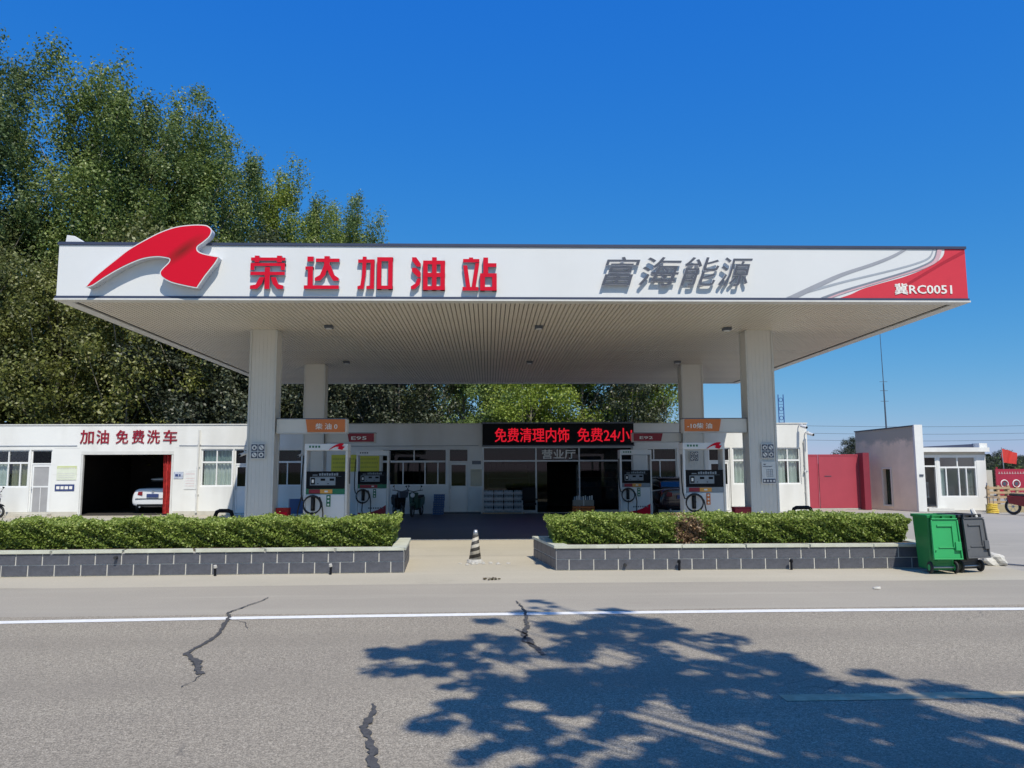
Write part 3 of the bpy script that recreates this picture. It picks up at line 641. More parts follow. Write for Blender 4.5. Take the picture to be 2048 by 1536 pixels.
# crash hoops, boxes on the islands
def hoop(loc, rz, label, w_=.42):
    h = thing('crash_hoop', label, 'barrier', loc, rz, 'black crash hoops at the island ends')
    MB().tube([(-w_/2,0,0),(-w_/2,0,.62),(-w_/2+.03,0,.70),(-w_/2+.10,0,.73),(w_/2-.10,0,.73),(w_/2-.03,0,.70),(w_/2,0,.62),(w_/2,0,0)], .05, 10).obj('bent_tube', M['black'], h, smooth=True)
    q = MB(); q.cyl((-w_/2,0,0),(-w_/2,0,.015),.09,n=12); q.cyl((w_/2,0,0),(w_/2,0,.015),.09,n=12); q.obj('foot_plate', M['steel'], h)
hoop((-6.68,19.9,0), 0, 'black bent-tube crash hoop left of the front left column')
hoop((8.12,19.9,0), R(14), 'black bent-tube crash hoop right of the front right column', .55)
f = thing('extinguisher_box', 'red extinguisher box beside the front left column', 'box', (-5.12, 19.6, .15))
MB().box(-.16,.16,-.1,.12,0,.66).obj('box_body', M['redcloth'], f, bevel=.01); MB().box(-.12,.12,-.115,-.102,.08,.56).obj('door', M['red'], f); MB().box(-.06,.06,-.12,-.1155,.40,.45).obj('label_plate', M['txt'], f)
f = thing('fire_box', 'low dark red box at the foot of the front right column', 'box', (6.38, 19.4, .15))
MB().box(-.20,.22,-.1,.2,0,.60).obj('box_body', M['maroon'], f, bevel=.012); MB().box(-.21,.23,-.11,.21,.602,.63).obj('lid', M['maroon'], f)
c = thing('blue_chair', 'blue plastic chair with metal legs behind the front left pump island', 'chair', (-5.15, 20.9, 0))
MB().box(-.22,.22,.18,.21,.58,.98).obj('backrest', M['bluecr'], c, bevel=.02); MB().box(-.22,.22,-.2,.2,.42,.45).obj('seat', M['bluecr'], c, bevel=.02)
for sx in (-.2,.2):
    for sy in (-.18,.19): MB().cyl((sx,sy,0),(sx,sy,.99 if sy > 0 else .42),.012,n=6).obj('leg', M['steel'], c)
def cctv(loc, sgn, label, s=1.0):
    c = thing('security_camera', label, 'camera', loc, 0, 'security cameras')
    MB().tube([(0,0,0),(0,-.10*s,.03*s),(sgn*.04*s,-.22*s,.04*s)], .02*s, 6).obj('bracket', M['panel'], c)
    MB().cyl((sgn*.02*s,-.16*s,-.02*s),(sgn*.10*s,-.46*s,-.09*s),.05*s,n=12).obj('camera_body', M['panel'], c, smooth=False)
    MB().cyl((sgn*.1005*s,-.462*s,-.0905*s),(sgn*.103*s,-.47*s,-.092*s),.042*s,n=12).obj('lens', M['black'], c)
    return c
cctv((-5.98,19.4,2.18), -1, 'small camera on the side of the front left column', .8)
cctv((-6.13,25.8,2.28), -1, 'small camera on the side of the back left column', .8)

# ------------------------------------------------------------------ station building
WY, WT, DEP = 31.5, .22, 6.5
bd = thing('station_building', 'long low white station building with garage, shop front and office windows', 'building', (0, WY, 0))
WIN = []      # (x0,x1,z0,z1)
openings = [(-23.5,-18.37,1.13,2.62),(-18.30,-17.47,.05,2.62),(-16.32,-12.66,0,2.55),(-11.57,-10.30,1.13,2.63),(-10.24,-9.62,.05,2.63),(-8.75,-7.52,1.13,2.63),
            (-4.35,-1.68,1.12,2.63),(-1.62,-.80,.05,2.63),(-.24,5.94,0.02,2.70),(6.5,7.75,1.28,2.63),(9.05,9.95,.05,2.62),(10.05,11.35,1.12,2.62),(11.75,12.88,1.12,2.62)]
def facade(X0, X1, Z0, Z1, ops, y, th):
    xs = sorted({X0, X1, *[q for o in ops for q in o[:2]]}); zs = sorted({Z0, Z1, *[q for o in ops for q in o[2:]]})
    sol = lambda i, j: 0 <= i < len(xs)-1 and 0 <= j < len(zs)-1 and not any(o[0] <= (xs[i]+xs[i+1])/2 <= o[1] and o[2] <= (zs[j]+zs[j+1])/2 <= o[3] for o in ops)
    mb = MB()
    for i in range(len(xs)-1):
        for j in range(len(zs)-1):
            if not sol(i, j): continue
            a, b, c, d = xs[i], xs[i+1], zs[j], zs[j+1]; e = y+th
            mb.add([(a,y,c),(b,y,c),(b,y,d),(a,y,d)], [(0,1,2,3)]); mb.add([(a,e,c),(b,e,c),(b,e,d),(a,e,d)], [(3,2,1,0)])
            if not sol(i-1,j): mb.add([(a,y,c),(a,y,d),(a,e,d),(a,e,c)], [(0,1,2,3)])
            if not sol(i+1,j): mb.add([(b,y,c),(b,y,d),(b,e,d),(b,e,c)], [(3,2,1,0)])
            if not sol(i,j-1): mb.add([(a,y,c),(b,y,c),(b,e,c),(a,e,c)], [(3,2,1,0)])
            if not sol(i,j+1): mb.add([(a,y,d),(b,y,d),(b,e,d),(a,e,d)], [(0,1,2,3)])
    return mb
BX0, BX1 = -30.0, 13.19
facade(BX0, BX1, 0, 3.60, openings, WY, WT).obj('front_wall', M['white'], bd, world=True)
B(BX0, BX0+.2, WY+WT, WY+DEP, 0, 3.60).obj('side_wall', M['white'], bd, world=True)
B(BX1-.2, BX1, WY+WT, WY+DEP, 0, 3.60).obj('side_wall', M['white'], bd, world=True)
B(BX0, BX1, WY+DEP, WY+DEP+.2, 0, 3.60).obj('back_wall', M['white'], bd, world=True)
B(BX0+.2, BX1-.2, WY+WT, WY+DEP, 3.28, 3.42).obj('roof', M['slate'], bd, world=True)
B(BX0-.03, BX1+.03, WY-.03, WY+WT+.03, 3.601, 3.645).obj('parapet_cap', M['lip'], bd, world=True)
B(BX0, -16.36, WY-.012, WY, 0.0, .16).obj('plinth', M['tan'], bd, world=True); B(-12.60, -10.3, WY-.012, WY, 0.0, .16).obj('plinth', M['tan'], bd, world=True)
for z in (1.62, 2.68): 
    B(-17.4, -16.4, WY-.0035, WY-.0005, z, z+.012).obj('wall_joint', M['lip'], bd, world=True); B(-12.6, -11.65, WY-.0035, WY-.0005, z, z+.012).obj('wall_joint', M['lip'], bd, world=True)
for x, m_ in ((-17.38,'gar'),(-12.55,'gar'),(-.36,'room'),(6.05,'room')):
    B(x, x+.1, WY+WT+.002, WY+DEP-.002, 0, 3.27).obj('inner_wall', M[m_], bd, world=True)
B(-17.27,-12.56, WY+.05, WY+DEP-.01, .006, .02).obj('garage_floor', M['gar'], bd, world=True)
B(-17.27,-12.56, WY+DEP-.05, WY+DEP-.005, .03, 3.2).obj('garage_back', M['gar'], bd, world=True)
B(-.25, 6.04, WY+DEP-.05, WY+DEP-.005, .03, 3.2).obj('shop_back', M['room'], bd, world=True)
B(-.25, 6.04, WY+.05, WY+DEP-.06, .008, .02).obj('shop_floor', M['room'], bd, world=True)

def window(x0, x1, z0, z1, y, par, tz=None, posts=(), tposts=(), curtain=None, tcurtain=None, gl=GL, loc=True, fr=.055, name='window'):
    """frame (part) with panes and mullions as sub-parts"""
    f = MB(); yb, yf = y+.06, y+.015
    f.box(x0, x1, yf, yb+.03, z0, z0+fr); f.box(x0, x1, yf, yb+.03, z1-fr, z1); f.box(x0, x0+fr, yf+.001, yb+.029, z0+fr, z1-fr); f.box(x1-fr, x1, yf+.001, yb+.029, z0+fr, z1-fr)
    if tz: f.box(x0+fr, x1-fr, yf+.002, yb+.028, tz-.035, tz+.035)
    fo = f.obj(name, M['frame'], par, world=True)
    def bars(xs, a, b):
        for x in xs: B(x-.022, x+.022, yf+.004, yb+.02, a, b).obj('mullion', M['frame'], fo, world=True)
    def panes(xs, a, b):
        e = [x0+fr]+list(xs)+[x1-fr]
        for i in range(len(e)-1): B(e[i]+.015, e[i+1]-.015, yb+.005+.006*(i % 2), yb+.009+.006*(i % 2), a+.01, b-.01).obj('pane', gl, fo, world=True)
    top = tz-.035 if tz else z1-fr
    bars(posts, z0+fr, top); panes(posts, z0+fr, top)
    if tz: bars(tposts, tz+.035, z1-fr); panes(tposts, tz+.035, z1-fr)
    def drape(a, b, c, d, m_):
        n = max(6, int((b-a)/.045)); vs = []
        for i in range(n+1):
            x = a+(b-a)*i/n; yy_ = yb+.12+.035*math.sin(i*1.9)+random.uniform(-.008,.008); vs += [(x,yy_,c),(x,yy_,d)]
        k = MB(); k.add(vs, [(2*i,2*i+2,2*i+3,2*i+1) for i in range(n)]); k.obj('curtain', m_, fo, world=True)
    for a, b, m_ in (curtain or []): drape(a, b, z0+fr, top-.01, m_)
    for a, b, m_ in (tcurtain or []): drape(a, b, tz+.04, z1-fr, m_)
    return fo
CU = M['curtain']
SL = .03
window(-23.5,-18.37,1.13,2.62,WY+SL,bd,2.10,(-22.2,-20.9,-20.1,-19.20,-18.72),(-22.2,-20.9,-19.20),[(-19.9,-19.3,CU),(-19.12,-18.5,mat('blind_tan',(.42,.39,.30),.8))])
window(-11.57,-10.30,1.13,2.63,WY+SL,bd,2.10,(-10.95,),(-10.95,),[(-11.5,-10.36,CU)],[(-11.5,-10.36,mat('curtain_teal',(.30,.42,.42),.8))])
window(-8.75,-7.52,1.13,2.63,WY+SL,bd,2.10,(-8.12,),(),[(-8.4,-8.2,CU)],[(-8.7,-7.6,CU)],GLD)
window(-4.35,-1.68,1.12,2.63,WY+SL,bd,2.10,(-3.46,-2.57,-2.05),(-3.02,),[(-3.08,-3.0,CU)],None,GLD)
window(6.5,7.75,1.28,2.63,WY+SL,bd,2.12,(7.05,),(6.8,),[(7.1,7.6,CU)],[(6.85,7.7,mat('curtain_teal',(.30,.42,.42),.8))],GLD)
window(10.05,11.35,1.12,2.62,WY+SL,bd,2.10,(10.68,),(10.68,),[(10.1,10.62,CU),(10.75,11.3,CU)],[(10.1,11.3,CU)])
window(11.75,12.88,1.12,2.62,WY+SL,bd,2.10,(12.35,),(12.35,),[(11.8,12.3,CU),(12.4,12.8,CU)],[(11.8,12.82,CU)])
def door(x0, x1, z1, tz, split, pm, lowm, par, screen=False):
    d = MB(); y = WY+SL; fr = .05
    d.box(x0,x1,y+.015,y+.09,z1-fr,z1); d.box(x0,x0+fr,y+.016,y+.089,.05,z1-fr); d.box(x1-fr,x1,y+.016,y+.089,.05,z1-fr); d.box(x0+fr,x1-fr,y+.017,y+.088,tz-.03,tz+.03)
    o = d.obj('door', M['frame'], par, world=True)
    B(x0+fr+.005,x1-fr-.005,y+.05,y+.055,tz+.035,z1-fr-.005).obj('transom_pane', GLD, o, world=True)
    q = MB(); a, b = x0+fr+.01, x1-fr-.01
    q.box(a,a+.06,y+.03,y+.07,.07,tz-.04); q.box(b-.06,b,y+.03,y+.07,.07,tz-.04); q.box(a+.06,b-.06,y+.031,y+.069,tz-.12,tz-.04); q.box(a+.06,b-.06,y+.031,y+.069,split-.03,split+.03); q.box(a+.06,b-.06,y+.031,y+.069,.07,.15)
    q.obj('door_leaf', M['frame'], o, world=True)
    B(a+.062,b-.062,y+.045,y+.052,split+.032,tz-.122).obj('upper_pane', pm, o, world=True)
    B(a+.062,b-.062,y+.045,y+.055,.152,split-.032).obj('lower_panel', lowm, o, world=True)
    if lowm is M['screen']: B((a+b)/2-.01,(a+b)/2+.01,y+.038,y+.0445,.152,split-.032).obj('door_rib', M['frame'], o, world=True)
    q = MB(); q.cyl((a+.03,y+.028,1.05),(a+.03,y-.02,1.05),.012,n=6); q.box(a+.02,a+.04,y-.03,y-.018,.98,1.14); q.obj('handle', M['steel'], o, world=True)
door(-18.30,-17.47,2.62,2.06,1.15,M['screen'],M['screen'],bd)
door(-10.24,-9.62,2.63,2.02,1.1,GLD,M['frame'],bd)
door(-1.62,-.80,2.63,2.08,1.08,GLD,M['frame'],bd)
door(9.05,9.95,2.62,2.08,1.1,GLD,M['frame'],bd)
B(-18.7,-17.35,WY-.35,WY-.013,0,.10).obj('doorstep', M['tan'], bd, world=True)
B(-1.9,-.3,WY-.30,WY-.013,0,.07).obj('doorstep', M['tile'], bd, world=True)
B(-.8,-.25,WY-.006,WY-.001,.12,1.05).obj('wall_panel', mat('wall_blue_tint',(.55,.62,.66),.5), bd, world=True)  # bluish light on the lower wall, painted as a thin sheet
q = MB(); q.cyl((-22,WY-.02,2.78),(-16.5,WY-.02,2.78),.012,n=5); q.cyl((-12.45,WY-.02,2.78),(-9.3,WY-.02,2.76),.012,n=5); q.cyl((-9.3,WY-.02,2.76),(-9.3,WY-.02,1.0),.012,n=5); q.cyl((-7.2,WY-.02,2.72),(-.4,WY-.02,2.74),.012,n=5)
q.obj('conduit', M['steel'], bd, world=True)
for x, zt_ in ((-11.66,3.4),(13.05,2.9)):
    q = MB(); q.cyl((x,WY-.06,.1),(x,WY-.06,zt_),.038,n=10)
    for z in (.8,1.9,2.8): q.box(x-.06,x+.06,WY-.05,WY-.001,z,z+.03)
    q.obj('downpipe', M['lip'], bd, world=True)
# garage surround and shutter box
q = MB(); q.box(-16.32,-12.66,WY-.01,WY+.30,2.42,2.549); q.box(-16.31,-16.24,WY+.0,WY+.12,0,2.42); q.box(-12.74,-12.67,WY+.0,WY+.12,0,2.42); q.obj('garage_frame', M['lip'], bd, world=True)
q = MB(); n = 18; vs = []
for i in range(n+1):
    t_ = i/n; x = -13.10+.42*t_; yy_ = WY+.22+.05*math.sin(i*1.7); vs += [(x-.02*math.sin(i), yy_, .05),(x-.02, yy_, 1.3),(x-.12*(1-t_)+.06, yy_, 2.40)]
q.add(vs, [(3*i,3*i+3,3*i+4,3*i+1) for i in range(n)]+[(3*i+1,3*i+4,3*i+5,3*i+2) for i in range(n)])
tag(q.obj('strip_curtain', M['redcloth'], None), 'red curtain gathered at the right side of the garage opening', 'curtain')
# shop front: mullions, glass, transom lettering
q = MB(); y = WY+.04
for z in (2.66, 2.11): q.box(-.24,5.94,y,y+.06,z-.03,z+.03)
for x in (-.21,1.95,3.72,5.90): q.box(x-.03,x+.03,y-.003,y+.063,.03,2.63)
q.box(-.18,1.92,y+.001,y+.059,.03,.12); q.box(3.75,5.87,y+.001,y+.059,.03,.12)
sf = q.obj('shop_front_frame', M['steel'], bd, world=True)
for a, b_, c_, d_ in ((-.17,1.91,2.15,2.62),(1.99,3.68,2.15,2.62),(3.76,5.86,2.15,2.62),(-.17,1.91,.13,2.07),(3.76,5.86,.13,2.07),(1.99,2.40,.06,2.07)):
    B(a,b_,y+.025,y+.031,c_,d_).obj('shop_pane', GLD, sf, world=True)
text('transom_text', '营业厅', 2.20, 3.56, 2.19, 2.56, WY+.02, .03, M['txt'], bd, bold=.02)
# LED sign box
led = thing('led_sign', 'long black LED sign with red characters 免费清理内饰 免费24小 above the shop front', 'sign', (2.85, WY-.15, 2.72))
B(-.24,5.95,WY-.15,WY-.002,2.72,3.66).obj('sign_case', M['black'], led, world=True)
q = MB(); q.box(-.26,5.97,WY-.17,WY-.151,3.62,3.68); q.box(-.26,5.97,WY-.17,WY-.151,2.70,2.745); q.obj('sign_trim', M['slate'], led, world=True)
text('led_text', '免费清理内饰', .27, 3.30, 2.87, 3.44, WY-.153, .006, LED, led, bold=.015)
text('led_text', '免费24小l', 3.64, 5.88, 2.87, 3.44, WY-.153, .006, LED, led, bold=.015)
# wall lettering above the garage
wl = thing('wall_lettering', 'red characters 加油 免费洗车 on the white wall above the garage', 'lettering', (-14.5, WY, 2.84))
for c_, a, b_ in (('加',-16.39,-15.87),('油',-15.75,-15.27),('免',-14.98,-14.50),('费',-14.34,-13.86),('洗',-13.74,-13.24),('车',-13.10,-12.56)):
    text('character', c_, a, b_, 2.86, 3.40, WY-.003, .03, mat('letter_dark_red',(.26,.012,.03),.5,spec=.2), wl, bold=.018)

def plate(name, lb, cat, x0, x1, z0, z1, m_, rows=(), rc=None, y=WY, head=None, group=None):
    s = thing(name, lb, cat, ((x0+x1)/2, y-.001, z0), 0, group)
    B(x0,x1,y-.02,y-.004,z0,z1).obj('board', m_, s, world=True)
    if head:
        B(x0+.01,x1-.01,y-.024,y-.0205,z1-head[0],z1-.012).obj('header_band', head[1], s, world=True)
    q = MB(); g = np.random.default_rng(int(abs(x0)*100))
    for z, h in rows:
        x = x0+.06
        while x < x1-.08:
            ww = g.uniform(.5,1.2)*h; q.box(x, min(x+ww, x1-.05), y-.0245, y-.0205, z, z+h); x += ww+h*.35
    if rows: q.obj('printed_text', rc or M['slate'], s, world=True)
    return s
pap = M['paper']
plate('notice_plate','pale green notice above the blue plate left of the garage','notice',-17.24,-16.46,1.42,1.98,mat('plate_green',(.66,.70,.58),.5),[(1.50,.03),(1.58,.03),(1.66,.03),(1.86,.05)],M['lip'],head=(.12,mat('plate_lime',(.55,.60,.30),.5)))
plate('wall_plate','dark blue plate with white characters left of the garage','sign',-17.28,-16.52,.98,1.24,M['blue'],[(1.05,.12)],M['txt'])
plate('photo_notice','small blue-grey photo notice right of the garage','notice',-12.62,-12.24,1.45,1.72,mat('photo_grey',(.42,.46,.55),.5,var=.4,scale=14),[(1.53,.10)],M['blue'])
plate('notice_board','white framed notice with faint pink lines right of the garage','notice',-12.20,-11.72,1.02,1.78,pap,[(1.15,.02),(1.25,.02),(1.35,.02),(1.45,.02),(1.62,.03)],mat('pinkish',(.62,.45,.47),.6))
plate('wall_banner','yellow-green banner on the wall behind the left pumps','banner',-6.35,-4.42,1.70,2.38,M['yellow'],[(1.85,.06),(2.02,.07),(2.18,.06)],mat('banner_olive',(.42,.42,.06),.6))
plate('poster_frame','red-edged poster frame between the banner and the office window','poster',-4.62+.25,-4.36+.0,1.0,1.02,M['maroon']) if 0 else None
plate('door_plate','small dark plate beside the office door','sign',-.66,-.30,1.98,2.12,M['slate'])
plate('door_notice','beige notice sheet beside the office door','notice',-.72,-.26,1.10,1.78,mat('beige_sheet',(.52,.50,.40),.7),[(1.70,.02)],M['slate'])
plate('door_notice','white notice sheet on the right office wall','notice',8.20,8.62,1.45,2.0,pap,[(1.6,.03),(1.72,.03),(1.85,.04)],M['slate'])
cctv((12.86, WY-.001, 3.52), 1, 'white camera near the top of the right end wall', 1.15)
cctv((13.12, WY-.001, 3.22), 1, 'white camera at the right corner of the building', 1.15)
q = thing('wall_bracket', 'short pale bracket low on the right corner of the building', 'bracket', (13.1, WY-.001, 1.62)); MB().box(-.12,.02,-.12,0,0,.04).obj('arm', M['steel'], q); MB().box(-.12,-.08,-.13,-.121,-.03,.07).obj('plate', M['panel'], q)

# lattice mast behind the right end of the roof
lm = thing('lattice_mast', 'short blue lattice mast rising behind the right end of the roof', 'mast', (19.3, 50, 0))
q = MB(); zs_ = np.arange(0, 6.61, .6)
for sx in (-.17,.17): q.cyl((sx,0,0),(sx,0,6.65),.035,n=5)
for i, z in enumerate(zs_[:-1]):
    q.cyl((-.17,0,z),(.17,0,z),.02,n=4); q.torus((0,0,z+.3),.13,.022,'y',10,4)
q.obj('lattice', M['bluemast'], lm)
am = thing('antenna_mast', 'tall thin antenna mast far behind the gatehouse', 'mast', (26.3, 50, 0))
q = MB(); q.cyl((0,0,0),(-.05,0,7.4),.075,.04,n=6); q.cyl((-.05,0,7.4),(-.12,0,13.2),.03,.012,n=5); q.obj('pole', M['slate'], am)
q = MB()
for z in (6.2,6.9,7.5): q.cyl((-.3,0,z),(.22,0,z),.018,n=4)
q.obj('crossbar', M['slate'], am)
for a, b_ in ((( 14,78,6.7),(90,80,7.6)),((14,80,6.1),(90,82,6.8)),((14,82,5.5),(90,84,6.1))):
    q = MB(); P = [(a[0]+(b_[0]-a[0])*t_, a[1]+(b_[1]-a[1])*t_, a[2]+(b_[2]-a[2])*t_-1.0*math.sin(math.pi*t_)) for t_ in np.linspace(0,1,16)]
    q.tube(P, .022, 4); q.obj('power_line', M['slate'], None, label={6.7:'highest thin power line above the red gate',6.1:'middle thin power line above the red gate',5.5:'lowest thin power line above the red gate'}[a[2]], cat='power line')

# red gate
g = thing('yard_gate', 'red sheet metal gate between the station and the gatehouse', 'gate', (14.8, 33, 0))
for a, b_ in ((13.22,14.24),(14.27,16.0)):
    lf = B(a,b_,33,33.04,.06,2.36).obj('gate_leaf', M['gate'], g, world=True)
    q = MB(); q.box(a,b_,32.985,32.999,2.30,2.36); q.box(a,b_,32.985,32.999,.06,.11); q.box(a,a+.04,32.986,32.998,.11,2.30); q.box(b_-.04,b_,32.986,32.998,.11,2.30); q.obj('leaf_border', M['gate'], lf, world=True)
    MB().box(b_-.35 if a > 14 else b_-.3, b_-.22, 32.95, 32.984, 1.1, 1.14).obj('latch', M['slate'], lf) if 0 else None
q = MB(); q.box(13.45,13.8,32.96,32.999,1.14,1.18); q.box(14.5,14.8,32.98,32.999,1.42,1.44); q.obj('latch', M['slate'], g, world=True)
B(16.03,16.30,32.6,33.3,0,2.42).obj('gate_post', mat('gate_red_shaded',(.22,.02,.04),.6), g, world=True)  # post colour darkened for the shade it stands in
B(13.22,16.0,32.98,33.06,0,.05).obj('threshold', M['tan'], g, world=True)

# gatehouse: tall stained side wall, thin white end, lower block on the right
gh = thing('gatehouse', 'small pale gatehouse with a stained side wall, narrow slit window and glazed front', 'building', (17.5, 31.2, 0))
nx, ny, fx, fy = 17.42, 31.1, 16.42, 34.0
d = Vector((nx-fx, ny-fy, 0)).normalized(); pn = Vector((-d.y, d.x, 0)); pn = -pn if pn.x < 0 else pn
L_ = math.hypot(nx-fx, ny-fy); a1, a2, zlo, zhi = L_*.47, L_*.60, .22, 1.72
zt = lambda s: 3.36+.10*s/L_
def wallp(mb, s0, s1, z0, z1a, z1b, th=.30, off=0):
    p = [Vector((fx,fy,0))+d*s+pn*o for s, o in ((s0,off),(s1,off),(s1,off+th),(s0,off+th))]
    mb.hexa([(q.x,q.y,z0) for q in p], [(p[0].x,p[0].y,z1a),(p[1].x,p[1].y,z1b),(p[2].x,p[2].y,z1b),(p[3].x,p[3].y,z1a)])
stained = mat('stained_render', (.84,.66,.52), .9, var=.08, scale=1.2, bump=.4, dirt=.5)
tst = stained.node_tree; bs = tst.nodes['Principled BSDF']; src = bs.inputs['Base Color'].links[0].from_socket
tc = tst.nodes.new('ShaderNodeTexCoord'); sx_ = tst.nodes.new('ShaderNodeSeparateXYZ'); tst.links.new(tc.outputs['Object'], sx_.inputs[0])
nz_ = tst.nodes.new('ShaderNodeTexNoise'); nz_.inputs['Scale'].default_value = 2.2; nz_.inputs['Detail'].default_value = 8; nz_.inputs['Roughness'].default_value = .7; tst.links.new(tc.outputs['Object'], nz_.inputs['Vector'])
ad = tst.nodes.new('ShaderNodeMath'); ad.operation = 'MULTIPLY_ADD'; ad.inputs[1].default_value = 1.3; tst.links.new(nz_.outputs['Fac'], ad.inputs[0]); tst.links.new(sx_.outputs['Z'], ad.inputs[2])
rr_ = tst.nodes.new('ShaderNodeMapRange'); rr_.inputs['From Min'].default_value = 3.35; rr_.inputs['From Max'].default_value = 3.65; tst.links.new(ad.outputs[0], rr_.inputs['Value'])
mx_ = tst.nodes.new('ShaderNodeMixRGB'); mx_.inputs[2].default_value = (.42,.38,.32,1); tst.links.new(rr_.outputs[0], mx_.inputs[0]); tst.links.new(src, mx_.inputs[1]); tst.links.new(mx_.outputs[0], bs.inputs['Base Color'])
q = MB(); wallp(q, 0, a1, 0, 3.36, zt(a1)); wallp(q, a2, L_, 0, zt(a2), 3.46); wallp(q, a1, a2, 0, zlo, zlo); wallp(q, a1, a2, zhi, zt(a1), zt(a2)); q.obj('side_wall', stained, gh, world=True)
q = MB(); wallp(q, a1-.07, a1, zlo-.07, zhi+.07, zhi+.07, .03, -.03); wallp(q, a2, a2+.07, zlo-.07, zhi+.07, zhi+.07, .03, -.03); wallp(q, a1, a2, zhi, zhi+.07, zhi+.07, .03, -.03); wallp(q, a1, a2, zlo-.07, zlo, zlo, .03, -.03)
sl_ = q.obj('slit_window', M['pink'], gh, world=True)
q = MB(); wallp(q, a1+.005, a2-.005, zlo+.005, zhi-.005, zhi-.005, .01, .16); q.obj('pane', GLD, sl_, world=True)
q = MB(); wallp(q, -.03, L_+.03, 3.47, 3.49, 3.51, .36, -.03)
q2 = MB(); p = [Vector((fx,fy,0))+d*s+pn*o for s, o in ((-.03,-.03),(L_+.03,-.03),(L_+.03,.33),(-.03,.33))]
q2.hexa([(v.x,v.y,zz) for v, zz in zip(p,(3.365,3.465,3.465,3.365))], [(v.x,v.y,zz) for v, zz in zip(p,(3.41,3.51,3.51,3.41))]); q2.obj('wall_cap', M['slate'], gh, world=True)
ex0 = nx+.002; B(ex0, ex0+.34, ny-.13, ny-.005, 0, 3.52).obj('end_pier', M['white'], gh, world=True)
B(ex0+.10, ex0+.26, ny-.16, ny-.131, 1.42, 1.50).obj('name_plate', M['slate'], gh, world=True)
# lower block
gx0, gx1, gy = nx+.36, 20.82, 31.75
facade(gx0, gx1, 0, 2.30, [(18.10,18.72,.12,2.24),(18.82,20.42,.55,2.24)], gy, .2).obj('front_wall', M['white'], gh, world=True)
B(gx1-.2, gx1, gy+.2, gy+3.5, 0, 2.42).obj('side_wall', M['white'], gh, world=True); B(gx0, gx1-.2, gy+3.3, gy+3.5, 0, 2.42).obj('back_wall', M['pink'], gh, world=True)
B(gx0-.02, gx1+.04, gy-.25, gy+3.6, 2.42, 2.60).obj('roof', M['white'], gh, world=True); B(gx0, gx1-.0, gy+.005, gy+.195, 2.301, 2.419).obj('lintel', M['tan'], gh, world=True)
B(gx0, gx1-.25, gy+.3, gy+3.2, .10, .12).obj('inner_floor', M['pink'], gh, world=True)
q = MB(); q.hexa([(gx0+.1,gy+.3,2.605),(gx1-.3,gy+.3,2.605),(gx1-.3,gy+3,2.605),(gx0+.1,gy+3,2.605)], [(gx0+.1,gy+.3,2.63),(gx1-.3,gy+.3,2.76),(gx1-.3,gy+3,2.76),(gx0+.1,gy+3,2.63)]); q.obj('roof_slab', M['navy'], gh, world=True)
B(gx1-.28, gx1+.05, gy-.1, gy+.4, 2.602, 2.78).obj('parapet_block', M['white'], gh, world=True)
window(18.82,20.42,.55,2.24,gy,gh,1.78,(19.12,19.66,19.98),(19.62,),[(18.9,19.1,CU),(20.0,20.3,mat('curtain_grey',(.35,.34,.34),.8))],None,GL)
q = MB(); q.box(18.10,18.15,gy+.01,gy+.08,.12,2.24); q.box(18.67,18.72,gy+.01,gy+.08,.12,2.24); q.box(18.15,18.67,gy+.011,gy+.079,1.80,1.86); q.box(18.15,18.67,gy+.011,gy+.079,2.19,2.24); dr = q.obj('door_frame', M['frame'], gh, world=True)
B(18.16,18.66,gy+.04,gy+.045,1.87,2.18).obj('transom_pane', GLD, dr, world=True)
q = MB()
for x in np.arange(18.34,18.65,.075): q.box(x,x+.012,gy+.6,gy+.612,.55,1.12)
q.box(18.30,18.68,gy+.59,gy+.62,1.12,1.15); q.box(18.30,18.68,gy+.59,gy+.62,.52,.55); q.obj('inner_rail', M['frame'], gh, world=True)
B(18.0,19.05,gy-.5,gy-.002,0,.11).obj('doorstep', M['lip'], gh, world=True)

# ------------------------------------------------------------------ planters and hedges
tile_mesh = {}
def tileobj(w_, h_, par, x, y, z, rz=0):
    key = (round(w_,3), round(h_,3))
    if key not in tile_mesh:
        q = MB(); q.add([(-w_/2,0,-h_/2),(w_/2,0,-h_/2),(w_/2,0,h_/2),(-w_/2,0,h_/2),(-w_/2+.004,-.010,-h_/2+.004),(w_/2-.004,-.010,-h_/2+.004),(w_/2-.004,-.010,h_/2-.004),(-w_/2+.004,-.010,h_/2-.004)],
                         [(0,1,5,4),(1,2,6,5),(2,3,7,6),(3,0,4,7),(4,5,6,7),(3,2,1,0)]); tile_mesh[key] = q.mesh('tile', M['tile'])
    o = bpy.data.objects.new('tile', tile_mesh[key]); COL.objects.link(o); o.parent = par; o.location = (x, y+random.uniform(-.002,.0015), z); o.rotation_euler = (0,random.uniform(-.004,.004),rz)
